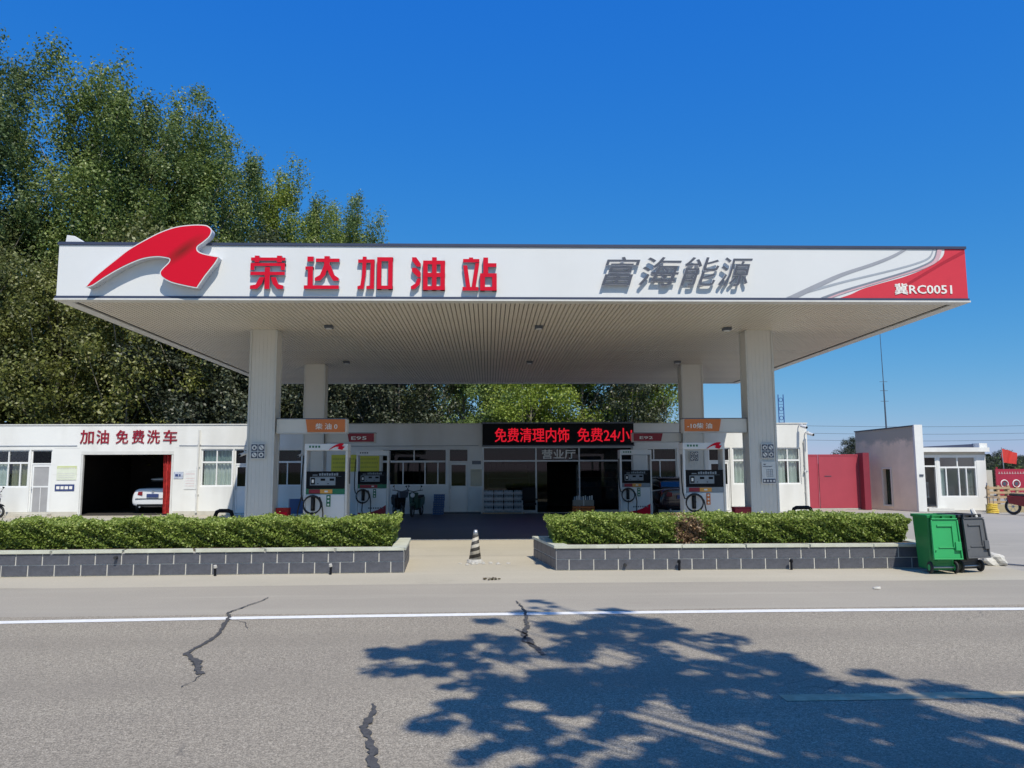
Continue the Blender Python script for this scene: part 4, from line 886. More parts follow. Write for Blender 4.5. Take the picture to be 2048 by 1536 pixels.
def planter(loc, rz, sgn, length, depth, slant, label):
    """origin at the front corner beside the entrance; runs away along sgn*x"""
    p = thing('planter', label, 'planter', loc, rz, 'tiled planters along the road')
    xe = sgn*length; H = .37
    core = MB(); b = [(0,0),(xe,0),(xe,depth),(slant,depth)]
    if sgn < 0: b = [(xe,0),(0,0),(slant,depth),(xe,depth)]
    core.hexa([(x,y,0) for x,y in b], [(x,y,H) for x,y in b]); core.obj('grout_core', M['grout'], p)
    # coping: outer ring with soil inside
    o_ = .035; wq = .22
    if sgn > 0: out = [(-o_,-o_),(xe+o_,-o_),(xe+o_,depth+o_),(slant-o_,depth+o_)]; inn = [(wq,wq*.7),(xe-wq,wq*.7),(xe-wq,depth-wq*.7),(slant+wq,depth-wq*.7)]
    else: out = [(xe-o_,-o_),(o_,-o_),(slant+o_,depth+o_),(xe-o_,depth+o_)]; inn = [(xe+wq,wq*.7),(-wq,wq*.7),(slant-wq,depth-wq*.7),(xe+wq,depth-wq*.7)]
    for i in range(4):
        j = (i+1) % 4; A, B_, C_, D_ = out[i], out[j], inn[j], inn[i]; Lg = math.hypot(B_[0]-A[0], B_[1]-A[1]); k = max(1, round(Lg/1.2))
        for m_ in range(k):
            t0, t1 = m_/k, (m_+1)/k-.004
            P = [(A[0]+(B_[0]-A[0])*t0, A[1]+(B_[1]-A[1])*t0),(A[0]+(B_[0]-A[0])*t1, A[1]+(B_[1]-A[1])*t1),(D_[0]+(C_[0]-D_[0])*t1, D_[1]+(C_[1]-D_[1])*t1),(D_[0]+(C_[0]-D_[0])*t0, D_[1]+(C_[1]-D_[1])*t0)]
            MB().hexa([(x,y,H+.002) for x,y in P], [(x,y,H+.048+random.uniform(-.002,.002)) for x,y in P]).obj('coping_stone', M['coping'], p)
    MB().hexa([(x,y,H+.001) for x,y in inn], [(x,y,H+.03) for x,y in inn]).obj('soil_bed', M['soil'], p)
    # tiles: two courses on the front, staggered; end face too
    tw, th_, gp = .425, .168, .012
    for row, z in ((0, .095), (1, .275)):
        x = (-.20 if row == 0 else 0.0); edge = .006
        while True:
            x0, x1 = x+edge, x+tw-gp
            if x0 < 0: x0 = edge
            if x1 > length: x1 = length-.006
            if x0 >= length-.03: break
            tileobj(x1-x0, th_, p, sgn*(x0+x1)/2, -.001, z); x += tw
    eL = math.hypot(slant, depth); ang = math.atan2(depth, slant); k = 5
    for row, z in ((0,.095),(1,.275)):
        for i in range(k):
            s0 = (i+.5)/k if row == 0 else (i+.5)/k; s = (i+.5)/k
            tileobj(eL/k-gp, th_, p, slant*s-(sgn*.001), depth*s, z, (ang+math.pi) if sgn > 0 else ang)
    return p
pl = planter((-1.43,13.36,0), R(1.5), -1, 10.4, 1.85, -.06, 'long tiled planter left of the station entrance')
pr = planter((1.17,13.48,0), R(-.9), 1, 6.6, 1.95, -.30, 'tiled planter right of the station entrance with an angled end')

def hedge(name, par_loc, rz, x0, x1, y0, y1, z0, z1, label, seed, brown=None):
    h = thing(name, label, 'hedge', par_loc, rz)
    g = np.random.default_rng(seed); L = x1-x0; D = y1-y0; H = z1-z0
    n = int(L*9500); P = np.empty((n,3)); which = g.uniform(0,1,n)
    P[:,0] = g.uniform(x0,x1,n); P[:,1] = g.uniform(y0,y1,n); P[:,2] = z0+g.uniform(0,1,n)*H
    depthv = np.abs(g.normal(0,.045,n))
    top = which < .42; fr = (which >= .42) & (which < .74); bk = (which >= .74) & (which < .82); en = which >= .90
    P[top,2] = z1-depthv[top]; P[fr,1] = y0+depthv[fr]*1.2+.02; P[bk,1] = y1-depthv[bk]
    side = g.uniform(0,1,n) < .5; P[en & side,0] = x0+depthv[en & side]; P[en & ~side,0] = x1-depthv[en & ~side]
    # uneven clipped surface
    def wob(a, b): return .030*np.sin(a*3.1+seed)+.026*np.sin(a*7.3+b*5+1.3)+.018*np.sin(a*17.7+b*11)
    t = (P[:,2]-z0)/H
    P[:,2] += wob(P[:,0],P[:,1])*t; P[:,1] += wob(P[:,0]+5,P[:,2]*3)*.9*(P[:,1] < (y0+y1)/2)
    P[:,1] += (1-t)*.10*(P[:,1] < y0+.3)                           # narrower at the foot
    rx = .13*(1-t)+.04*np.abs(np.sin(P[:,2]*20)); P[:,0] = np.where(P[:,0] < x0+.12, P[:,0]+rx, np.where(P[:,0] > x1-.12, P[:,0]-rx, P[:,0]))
    # sprigs
    k = g.uniform(0,1,n) < .045; P[k,2] += g.uniform(0,.055,n)[k]*top[k]; P[k,1] -= g.uniform(0,.05,n)[k]*fr[k]
    clump = np.sin(P[:,0]*9.1+P[:,1]*4)*np.sin(P[:,0]*23+P[:,2]*31+1)*.5+.5
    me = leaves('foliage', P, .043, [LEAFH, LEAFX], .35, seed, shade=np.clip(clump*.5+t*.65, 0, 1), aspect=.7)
    if brown:
        idx = ((((P[:,0]-brown[0])/brown[1])**2+((P[:,2]-brown[2])/brown[3])**2+g.normal(0,.35,n)) < 1).astype(np.int32); me.polygons.foreach_set('material_index', idx)
    link('foliage', me, h)
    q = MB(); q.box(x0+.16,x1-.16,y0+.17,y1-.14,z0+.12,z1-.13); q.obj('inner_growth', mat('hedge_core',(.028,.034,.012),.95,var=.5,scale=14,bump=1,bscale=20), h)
    q = MB()
    for i in range(int(L*6)):
        x = x0+.15+(L-.3)*(i+.5)/int(L*6); q.cyl((x,y0+.22+random.uniform(0,.08),z0-.03),(x+random.uniform(-.06,.06),y0+.14,z0+.22),.007,.004,n=4)
    q.obj('stems', M['trunk'], h, kind='stuff')
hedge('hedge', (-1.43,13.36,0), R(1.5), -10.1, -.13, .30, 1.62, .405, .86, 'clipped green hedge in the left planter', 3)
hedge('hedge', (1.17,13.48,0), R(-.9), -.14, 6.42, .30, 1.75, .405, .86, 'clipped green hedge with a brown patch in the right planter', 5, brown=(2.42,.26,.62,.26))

# ------------------------------------------------------------------ small things at the road edge
for i, (x, y, lb) in enumerate(((-8.12,13.02,'short black post with a pale cap at the far left end of the planter'),(-4.51,13.12,'short black post with a pale cap at the middle of the left planter'),(-2.63,13.18,'short black post near the entrance end of the left planter'),
        (3.27,13.36,'short black post near the entrance end of the right planter'),(5.2,13.32,'short black post near the bins end of the right planter'))):
    p = thing('short_post', lb, 'post', (x,y,0), random.uniform(-.3,.3), 'short posts in front of the planters')
    MB().cyl((0,0,0),(random.uniform(-.01,.01),0,.13),.022,.020,n=10).obj('stem', M['black'], p); MB().cyl((0,0,.131),(0,-.012,.17),.032,.026,n=10).obj('cap', M['conc'] if i < 3 else M['black'], p)
for x, y, z, rz, lb in ((-6.17,13.19,.30,0,'small black spout on the left planter wall'),(2.35,13.42,.09,0,'small black spout low on the right planter wall')):
    p = MB().cyl((0,.02,0),(0,-.05,0),.026,n=10).obj('wall_spout', M['rubber'], None, label=lb, cat='spout'); p.location = (x,y,z)

cone = thing('traffic_cone', 'faded black and white spiral striped traffic cone in the entrance', 'traffic cone', (-.25,14.75,0))
sm_ = bpy.data.materials.new('cone_stripes'); sm_.use_nodes = True; t = sm_.node_tree; b = t.nodes['Principled BSDF']; b.inputs['Roughness'].default_value = .6
tc = t.nodes.new('ShaderNodeTexCoord'); sp = t.nodes.new('ShaderNodeSeparateXYZ'); t.links.new(tc.outputs['Object'], sp.inputs[0])
at = t.nodes.new('ShaderNodeMath'); at.operation = 'ARCTAN2'; t.links.new(sp.outputs['Y'], at.inputs[0]); t.links.new(sp.outputs['X'], at.inputs[1])
m1 = t.nodes.new('ShaderNodeMath'); m1.operation = 'MULTIPLY'; m1.inputs[1].default_value = -1/(2*math.pi); t.links.new(at.outputs[0], m1.inputs[0])
m2 = t.nodes.new('ShaderNodeMath'); m2.operation = 'MULTIPLY_ADD'; m2.inputs[1].default_value = 8.2; t.links.new(sp.outputs['Z'], m2.inputs[0]); t.links.new(m1.outputs[0], m2.inputs[2])
m3 = t.nodes.new('ShaderNodeMath'); m3.operation = 'FRACT'; t.links.new(m2.outputs[0], m3.inputs[0])
m4 = t.nodes.new('ShaderNodeMath'); m4.operation = 'GREATER_THAN'; m4.inputs[1].default_value = .52; t.links.new(m3.outputs[0], m4.inputs[0])
mx = t.nodes.new('ShaderNodeMixRGB'); mx.inputs[1].default_value = (.07,.065,.06,1); mx.inputs[2].default_value = (.66,.63,.56,1); t.links.new(m4.outputs[0], mx.inputs[0])
nn_ = t.nodes.new('ShaderNodeTexNoise'); nn_.inputs['Scale'].default_value = 18; rn = t.nodes.new('ShaderNodeValToRGB'); rn.color_ramp.elements[0].position = .35; rn.color_ramp.elements[0].color = (.62,.58,.52,1); rn.color_ramp.elements[1].color = (1,1,1,1); t.links.new(tc.outputs['Object'], nn_.inputs[0]); t.links.new(nn_.outputs['Fac'], rn.inputs[0])
mm_ = t.nodes.new('ShaderNodeMixRGB'); mm_.blend_type = 'MULTIPLY'; mm_.inputs[0].default_value = 1; t.links.new(mx.outputs[0], mm_.inputs[1]); t.links.new(rn.outputs[0], mm_.inputs[2]); t.links.new(mm_.outputs[0], b.inputs['Base Color'])
MB().cyl((0,0,.06),(0.01,0,.50),.115,.052,n=24).obj('cone_body', sm_, cone, smooth=True)
MB().cyl((0.01,0,.50),(.012,0,.60),.051,.034,n=20).obj('cone_tip', M['steel'], cone, smooth=True)
q = MB(); q.cyl((0,0,.0),(0,0,.06),.165,.13,n=14); q.obj('foot', M['conc'], cone)
def stones(name, lb, cx, cy, n, sx, sy, s0, s1, seed):
    g = random.Random(seed); q = MB()
    for i in range(n):
        x = cx+g.gauss(0,sx); y = cy+g.gauss(0,sy); s = g.uniform(s0,s1)
        P = [Vector((g.uniform(.6,1)*math.cos(a)*s, g.uniform(.6,1)*math.sin(a)*s*.8, 0)) for a in [k*1.05+g.uniform(-.2,.2) for k in range(6)]]
        h = s*g.uniform(.3,.7); b_ = [(x+p.x, y+p.y, 0.0) for p in P]; t_ = [(x+p.x*.7, y+p.y*.7, h*g.uniform(.7,1.1)) for p in P]
        q.add(b_+t_, [tuple(range(5,-1,-1)), tuple(range(6,12))]+[(k,(k+1)%6,(k+1)%6+6,k+6) for k in range(6)])
    return q.obj(name, M['conc'], None, label=lb, cat='rubble', kind='stuff')
stones('rubble', 'broken concrete crumbs scattered round the foot of the striped cone', -.08, 14.48, 26, .22, .07, .015, .055, 4)
lt = thing('litter', 'small dark scrap of leaves lying in front of the cone', 'litter', (.07,12.4,0))
lp = np.column_stack([rng.normal(0,.07,26), rng.normal(0,.03,26), np.abs(rng.normal(.012,.008,26))]); link('dead_leaves', leaves('dead_leaves', lp, .06, leafmat('dead_leaf', (.08,.06,.03), (.12,.10,.05), (.16,.16,.07)), 1.5, 8), lt)
lt = MB().hexa([(-.05,-.02,0),(.05,-.03,0),(.04,.03,0),(-.04,.03,0)], [(-.04,-.02,.01),(.05,-.02,.03),(.03,.03,.025),(-.04,.02,.012)]).obj('litter', M['bag'], None, label='tiny pale scrap of litter on the road shoulder below the bins', cat='litter'); lt.location = (5.55,11.1,.01)

def wheelie(loc, rz, body, lid, names, label, lid_tilt, s=1.0):
    """local -y is the back with wheels and the flung-open lid"""
    w_ = thing('wheelie_bin', label, 'bin', loc, rz, 'wheeled rubbish bins')
    W0, D0, W1, D1, H = .21, .255, .25, .32, .93
    y0 = .33
    b_ = [(-W0,y0-D0,.05),(W0,y0-D0,.05),(W0,y0+D0,.05),(-W0,y0+D0,.05)]; t_ = [(-W1,y0-D1,H),(W1,y0-D1,H),(W1,y0+D1,H),(-W1,y0+D1,H)]
    o = MB().hexa(b_, t_).obj('tub', body, w_, bevel=.025)
    q = MB(); q.box(-W1-.02,W1+.02,y0-D1-.02,y0-D1+.02,H-.03,H+.02); q.box(-W1-.02,W1+.02,y0+D1-.02,y0+D1+.02,H-.03,H+.02); q.box(-W1-.021,-W1+.02,y0-D1+.021,y0+D1-.021,H-.03,H+.02); q.box(W1-.02,W1+.021,y0-D1+.021,y0+D1-.021,H-.03,H+.02); q.obj('rim', body, w_, bevel=.008)
    q = MB(); q.box(-.12,.12,y0-D0-.075,y0-D0-.03,.20,.34); q.box(-.16,.16,y0-D0-.05,y0-D0-.025,.52,.55); q.box(-.14,.14,y0-D0-.012,y0-D0+.02,.10,.16); q.obj('moulded_rib', body, w_, bevel=.006)
    q = MB(); q.cyl((-.21,y0-D0-.02,.10),(.21,y0-D0-.02,.10),.014,n=8); q.obj('axle', M['steel'], w_)
    for sx in (-.235,.235):
        wh = MB().cyl((sx-.022,y0-D0-.02,.10),(sx+.022,y0-D0-.02,.10),.098,n=20).obj('wheel', M['rubber'], w_, bevel=.01); MB().cyl((sx-.027,y0-D0-.02,.10),(sx+.027,y0-D0-.02,.10),.052,n=12).obj('hub', lid, wh)
    # handle bar and hinge blocks at the top of the back
    q = MB(); q.tube([(-.20,y0-D1-.01,H-.01),(-.20,y0-D1-.075,H+.015),(.20,y0-D1-.075,H+.015),(.20,y0-D1-.01,H-.01)], .014, 8); q.cyl((0,y0-D1,H),(0,y0-D1-.075,H+.012),.018,n=8)
    for sx in (-.21,-.02,.17): q.box(sx,sx+.05,y0-D1-.085,y0-D1-.02,H-.055,H+.022)
    q.obj('handle', body, w_, bevel=.005)
    # lid hanging down, tilted outwards: a shallow tray seen from inside
    L, lw = .62, .255; yl = y0-D1-.09
    root = bpy.data.objects.new('lid_hinge', None)
    T = Matrix.Translation((0,yl,H-.05)) @ Matrix.Rotation(lid_tilt,4,'X') @ Matrix.Rotation(R(0),4,'Z')
    k = MB(); k.hexa([(-lw,-.012,-L),(lw,-.012,-L),(lw,.0,-L),(-lw,.0,-L)], [(-lw*.93,-.012,0),(lw*.93,-.012,0),(lw*.93,.0,0),(-lw*.93,.0,0)])
    for sx in (-1,1): k.hexa([(sx*lw-.012,-.05,-L),(sx*lw+.012,-.05,-L),(sx*lw+.012,.01,-L),(sx*lw-.012,.01,-L)], [(sx*lw*.93-.012,-.035,-.01),(sx*lw*.93+.012,-.035,-.01),(sx*lw*.93+.012,.01,-.01),(sx*lw*.93-.012,.01,-.01)])
    k.box(-lw-.012,lw+.012,-.055,.012,-L-.022,-L); k.box(-lw*.93,lw*.93,-.04,.01,0,.02)
    # raised inner frame
    k.box(-.15,.12,-.040,-.013,-.115,-.085); k.box(.12,.15,-.040,-.013,-.46,-.085); k.box(-.15,.12,-.032,-.013,-.46,-.44)
    k.box(lw-.11,lw-.005,-.07,-.013,-.50,-.36); k.box(-lw+.01,-lw+.06,-.05,-.013,-.50,-.47)
    lo = k.obj('lid', lid, w_, bevel=.006); lo.matrix_basis = T
    return w_
gb = wheelie((7.46,12.62,0), R(-2), M['green'], M['greenlid'], None, 'green wheelie bin with its lid hanging open beside the planter', R(-6))
gb.scale = (.88,.80,1)
b2 = wheelie((8.03,12.78,0), R(13), M['grey'], M['greylid'], None, 'dark grey wheelie bin with its lid hanging open right of the green bin', R(-7))
b2.scale = (.86,.80,1)
cup = MB().tube([(8.13,12.84,1.02),(8.12,12.79,.97),(8.14,12.74,.90)], [.035,.04,.02], 8).obj('crumpled_wrapper', M['bag'], None, label='crumpled white and purple wrapper on the rim of the grey bin', cat='wrapper')
g = np.random.default_rng(5); V = []; F = []
bag = bpy.data.meshes.new('sack'); import bmesh
bmm = bmesh.new(); bmesh.ops.create_icosphere(bmm, subdivisions=3, radius=.17)
for v in bmm.verts:
    k = 1+.16*math.sin(v.co.x*31+v.co.z*17)+.12*math.sin(v.co.y*43+v.co.x*9)+g.uniform(-.05,.05); v.co = Vector((v.co.x*1.15*k, v.co.y*.9*k, max(-.085, v.co.z*.72*k)))+Vector((0,0,.085))
bmm.to_mesh(bag); bmm.free(); bag.materials.append(M['bag'])
o = link('sack', bag, None, label='crumpled pale sack lying behind the grey bin', cat='sack'); o.location = (9.05,13.75,-.003)
q = MB().tube([(9.2,13.7,.02),(9.45,13.5,.012),(9.9,13.45,.012),(10.6,13.3,.012)], .014, 5).obj('hose_scrap', M['slate'], None, label='thin dark cord lying on the ground right of the pale sack', cat='cord')

# ------------------------------------------------------------------ cars
def make_car(label, paint, loc, rz):
    c = thing('parked_car', label, 'car', loc, rz, 'parked cars')
    def loft(secs, name, m_, par, sub=True):
        vs = []; fs = []; n = len(secs[0])
        for s in secs: vs += s
        for i in range(len(secs)-1):
            for k in range(n): fs.append((i*n+k, i*n+(k+1)%n, (i+1)*n+(k+1)%n, (i+1)*n+k))
        fs += [tuple(range(n))[::-1], tuple(range((len(secs)-1)*n, len(secs)*n))]
        q = MB(); q.add(vs, fs); o = q.obj(name, m_, par, smooth=True)
        if sub: s_ = o.modifiers.new('sub','SUBSURF'); s_.levels = 2; s_.render_levels = 2
        return o
    def sec(y, zb, zm, zt_, w0, w1, w2):
        return [(-w0,y,zb),(-w1,y,zb+.12),(-w1,y,zm),(-w2,y,zt_-.03),(-w2*.6,y,zt_),(w2*.6,y,zt_),(w2,y,zt_-.03),(w1,y,zm),(w1,y,zb+.12),(w0,y,zb)]
    loft([sec(0,.32,.60,.98,.70,.80,.70),sec(.04,.26,.66,1.03,.74,.86,.76),sec(.35,.22,.72,1.06,.76,.90,.80),sec(.9,.2,.74,1.02,.78,.91,.82),sec(2.2,.2,.74,.98,.78,.91,.84),sec(3.4,.2,.72,.96,.78,.91,.80),sec(4.3,.22,.62,.80,.76,.87,.70),sec(4.62,.26,.55,.68,.70,.80,.62),sec(4.66,.30,.50,.60,.64,.74,.56)], 'body', paint, c)
    def gs(y, z0, z1, a, b_): return [(-a,y,z0),(-b_,y,z1),(-b_*.7,y,z1+.03),(b_*.7,y,z1+.03),(b_,y,z1),(a,y,z0)]
    loft([gs(.42,.95,1.02,.72,.68),gs(.62,.95,1.10,.76,.67),gs(1.15,.95,1.38,.79,.60),gs(1.9,.95,1.43,.80,.61),gs(2.6,.95,1.40,.80,.60),gs(3.3,.93,1.08,.78,.68),gs(3.5,.92,.96,.76,.70)], 'cabin_glass', M['carglass'], c)
    loft([gs(1.08,1.33,1.385,.615,.59),gs(1.2,1.35,1.42,.63,.60),gs(1.9,1.36,1.46,.64,.61),gs(2.55,1.35,1.425,.63,.60),gs(2.62,1.33,1.40,.61,.58)], 'roof', paint, c)
    for sx in (-1,1):
        for yy_ in (.85,3.75):
            w_ = MB().cyl((sx*.78,yy_,.31),(sx*.915,yy_,.31),.31,n=24).obj('wheel', M['rubber'], c, bevel=.02); MB().cyl((sx*.80,yy_,.31),(sx*.925,yy_,.31),.19,n=12).obj('rim', M['steel'], w_)
        MB().hexa([(sx*.42,-.035,.74),(sx*.80,.05,.74),(sx*.80,.12,.74),(sx*.42,.05,.74)][::sx], [(sx*.42,-.03,.89),(sx*.79,.06,.90),(sx*.79,.12,.90),(sx*.42,.05,.89)][::sx]).obj('tail_light', M['tail'], c, bevel=.01)
        MB().box(min(sx*.92,sx*1.04),max(sx*.92,sx*1.04),3.0,3.12,.93,1.06).obj('mirror', paint, c, bevel=.02)
        MB().cyl((sx*.5,-.05,.27),(sx*.5,.10,.27),.035,n=8).obj('exhaust', M['steel'], c)
    MB().box(-.24,.24,-.045,-.02,.66,.80).obj('number_plate', M['blue'], c); MB().box(-.62,.62,-.03,.02,.30,.38).obj('bumper_vent', M['black'], c, bevel=.01)
    MB().cyl((0,-.035,.90),(0,-.01,.90),.045,n=14).obj('badge', M['steel'], c); MB().box(-.70,.70,-.028,.0,.60,.615).obj('bumper_line', M['black'], c)
    return c
make_car('white sedan parked nose-in inside the car wash garage', M['carwhite'], (-13.86,32.55,.02), R(2))
make_car('dark red-black sedan parked between the right pumps', M['carred'], (7.15,28.3,.004), R(3))

# ------------------------------------------------------------------ scooters and motorcycle
def make_scooter(label, body, loc, rz, basket=False, big=False):
    s = thing('motor_scooter' if not big else 'motorcycle', label, 'scooter' if not big else 'motorcycle', loc, rz, 'parked scooters')
    Rw = .23 if not big else .30; wb = .64 if not big else .68
    for y in (-wb,wb):
        w_ = MB().torus((0,y,Rw),Rw-.045,.045,'x',24,8).obj('wheel', M['rubber'], s, smooth=True); q = MB(); q.torus((0,y,Rw),Rw-.10,.012,'x',20,5)
        for k in range(6): a = k*math.pi/3; q.cyl((0,y,Rw),(0,y+math.cos(a)*(Rw-.09),Rw+math.sin(a)*(Rw-.09)),.009,n=4)
        q.cyl((-.05,y,Rw),(.05,y,Rw),.035,n=8); q.obj('spokes', M['steel'], w_)
    q = MB(); q.tube([(0,-wb,Rw+.02),(0,-wb+.10,.55),(0,-wb+.20,.92)], .022, 6); q.tube([(-.32,-wb+.30,1.0),(-.2,-wb+.2,.98),(0,-wb+.2,.94),(.2,-wb+.2,.98),(.32,-wb+.30,1.0)], .014, 6); q.obj('fork', M['black'], s)
    q = MB(); q.hexa([(-.14,-wb+.16,.32),(.14,-wb+.16,.32),(.14,-wb+.26,.30),(-.14,-wb+.26,.30)], [(-.20,-wb+.16,.90),(.20,-wb+.16,.90),(.13,-wb+.24,.92),(-.13,-wb+.24,.92)]); q.hexa([(-.07,-wb-.2,Rw+.20),(.07,-wb-.2,Rw+.20),(.09,-wb+.16,Rw+.24),(-.09,-wb+.16,Rw+.24)], [(-.05,-wb-.1,Rw+.28),(.05,-wb-.1,Rw+.28),(.07,-wb+.12,Rw+.32),(-.07,-wb+.12,Rw+.32)]); q.obj('front_shield', body, s, bevel=.02)
    MB().box(-.14,.14,-wb+.27,.05,.26,.32).obj('floor_board', M['black'], s, bevel=.01)
    MB().hexa([(-.12,.02,.28),(.12,.02,.28),(.11,wb+.10,.42),(-.11,wb+.10,.42)], [(-.15,.0,.68),(.15,.0,.68),(.12,wb+.16,.72),(-.12,wb+.16,.72)]).obj('rear_body', body, s, bevel=.03)
    MB().hexa([(-.15,-.02,.685),(.15,-.02,.685),(.12,wb+.08,.725),(-.12,wb+.08,.725)], [(-.12,.02,.77),(.12,.02,.77),(.10,wb+.05,.80),(-.10,wb+.05,.80)]).obj('seat', M['rubber'], s, bevel=.02)
    MB().cyl((0,-wb+.10,.82),(0,-wb+.02,.81),.07,.085,n=12).obj('headlight', M['panel'], s)
    for sx in (-1,1): MB().tube([(sx*.22,-wb+.24,.98),(sx*.28,-wb+.2,1.10),(sx*.30,-wb+.2,1.16)], [.008,.008,.05], 6).obj('mirror', M['black'], s)
    if basket: MB().hexa([(-.14,-wb-.20,.72),(.14,-wb-.20,.72),(.14,-wb+.08,.72),(-.14,-wb+.08,.72)], [(-.18,-wb-.26,.96),(.18,-wb-.26,.96),(.18,-wb+.10,.96),(-.18,-wb+.10,.96)]).obj('basket', M['slate'], s)
    MB().box(-.11,.11,wb+.17,wb+.19,.50,.62).obj('number_plate', M['panel'], s)
    return s
scm = mat('scooter_green', (.02,.07,.05), .35); scr = mat('scooter_red', (.22,.02,.03), .35)
make_scooter('dark scooter parked by the wall close to the back left pump', M['black'], (-3.45,30.0,.004), R(20), True)
make_scooter('dark green scooter parked under the office window', scm, (-2.72,29.7,.004), R(-10), False)
make_scooter('red motorcycle parked at the right edge beside the pallets', scr, (20.0,28.0,-.004), R(28), False, True)
make_scooter('black scooter parked at the left edge before the office door', M['black'], (-19.35,30.6,-.004), R(75), False)

# ------------------------------------------------------------------ goods in front of the shop
def crate(name, lb, cat, loc, w_, d_, h_, m_, slots=True, group=None, rz=0):
    c = thing(name, lb, cat, loc, rz, group); t_ = .012
    MB().box(-w_/2,w_/2,0,d_,0,.02).obj('crate_floor', m_, c)
    for (a,b_,e,f) in ((-w_/2,w_/2,0,t_),(-w_/2,w_/2,d_-t_,d_),(-w_/2,-w_/2+t_,t_,d_-t_),(w_/2-t_,w_/2,t_,d_-t_)):
        q = MB(); 
        for k in range(3): q.box(a,b_,e,f,.021+h_*k/3,.015+h_*(k+.72)/3)
        n = 4
        for k in range(n+1):
            if b_-a > .1: x = a+(b_-a-.02)*k/n; q.box(x,x+.02,e-.004,f+.004,.0205,h_)
        q.obj('crate_side', m_, c)
    return c
pm = MB()
for i in range(6):
    for j in range(2): pm.cyl((-.15+.06*i,.05+.07*j,.0),(-.15+.06*i,.05+.07*j,.17),.028,n=8); pm.cyl((-.15+.06*i,.05+.07*j,.17),(-.15+.06*i,.05+.07*j,.21),.026,.011,n=8)
pme = pm.mesh('bottles', M['water']); wm = MB().box(-.19,.19,.012,.165,.055,.135).mesh('wrap', mat('wrap_film',(.40,.42,.47),.3,var=.3,scale=7))
labs = ['left end','left of centre','right of centre','right end']; rowl = ['bottom','lower','upper','top']
for i in range(4):
    for j in range(4):
        c = thing('water_pack', 'water pack, %s of the %s row before the shop glass' % (labs[i], rowl[j]), 'water pack', (.02+.40*i, WY-.30+random.uniform(-.02,.02), .05+.225*j), random.uniform(-.04,.04), 'packs of bottled water stacked before the shop glass')
        for nm, me in (('bottles',pme),('wrap',wm)): o = bpy.data.objects.new(nm, me); COL.objects.link(o); o.parent = c
MB().box(-.22,1.45,WY-.38,WY-.06,0,.045).obj('display_pallet', M['wood'], None, label='low wooden pallet under the stacked water packs', cat='pallet')
for j, lb in enumerate(('lowest blue bottle crate by the office door','second blue bottle crate from the ground by the office door','topmost blue bottle crate by the office door')):
    c = crate('bottle_crate', lb, 'crate', (-1.98+.02*j, WY-.75, .0+.27*j), .42, .32, .26, M['bluecr'], group='blue crates stacked by the office door')
    q = MB(); 
    for i in range(4): q.cyl((-.15+.1*i,.1,.03),(-.15+.1*i,.1,.24),.035,n=8)
    q.obj('bottle', M['water'], c)
ca = crate('orange_crate','orange plastic crate standing before the shop door','crate',(3.72,30.2,.004),.84,.40,.32,M['orange'])
bx = thing('grey_box','grey cardboard box on top of the orange crate','box',(3.72,30.2,.34)); MB().box(-.40,.40,.02,.38,0,.22).obj('carton', mat('carton_grey',(.30,.27,.23),.7), bx); MB().box(-.02,.02,.015,.0195,0,.22).obj('tape', M['lip'], bx)
q = thing('bottle_row','row of small white bottles on the grey box','bottles',(3.72,30.25,.565))
for i in range(9): MB().cyl((-.34+.085*i,.1,0),(-.34+.085*i,.1,.13+.02*(i%3)),.028,n=8).obj('bottle', M['paper'] if i%3 else M['water'], q)
ch = thing('office_chair','black armchair with a chrome foot bar before the shop glass','chair',(1.62,30.7,0))
MB().box(-.27,.27,-.25,.25,.36,.46).obj('seat', M['black'], ch, bevel=.03); MB().box(-.27,.27,.20,.28,.47,1.05).obj('backrest', M['black'], ch, bevel=.03)
for sx in (-.30,.27): MB().box(sx,sx+.04,-.22,.2,.55,.62).obj('armrest', M['black'], ch, bevel=.01); MB().cyl((sx+.02,-.2,.04),(sx+.02,-.2,.56),.015,n=6).obj('leg', M['steel'], ch); MB().cyl((sx+.02,.2,.04),(sx+.02,.2,.56),.015,n=6).obj('leg', M['steel'], ch)
MB().cyl((-.30,-.22,.14),(.30,-.22,.14),.016,n=6).obj('foot_bar', M['steel'], ch)
# shelf inside the shop
for x, y, lb in ((.9,34.2,'shelf rack with packaged goods inside the shop, left bay'),(4.85,34.2,'shelf rack with packaged goods inside the shop, right bay')):
    s = thing('shelf_rack', lb, 'shelf', (x,y,.02), 0, 'shelf racks inside the shop')
    for k in range(5): MB().box(-.9,.9,0,.4,.15+.4*k,.18+.4*k).obj('shelf', M['lip'], s)
    for sx in (-.93,.90): MB().box(sx,sx+.03,0,.4,0,1.95).obj('upright', M['steel'], s)
    cm = [mat('goods_red',(.35,.05,.05),.5),mat('goods_cream',(.5,.48,.4),.5),mat('goods_blue',(.08,.14,.3),.5)]
    for k in range(5):
        q = MB(); x_ = -.86
        while x_ < .8: w_ = random.uniform(.08,.22); q.box(x_,x_+w_,.05,.3,.185+.4*k,.185+.4*k+random.uniform(.15,.3)); x_ += w_+.02
        q.obj('goods', cm[k%3], s)
ct = thing('shop_counter','red-edged counter inside the shop behind the right pane','counter',(4.85,32.6,.02)); MB().box(-.8,.8,0,.5,0,.95).obj('counter_body', M['room'], ct); MB().box(-.84,.84,-.04,.54,.951,1.0).obj('counter_top', M['maroon'], ct)

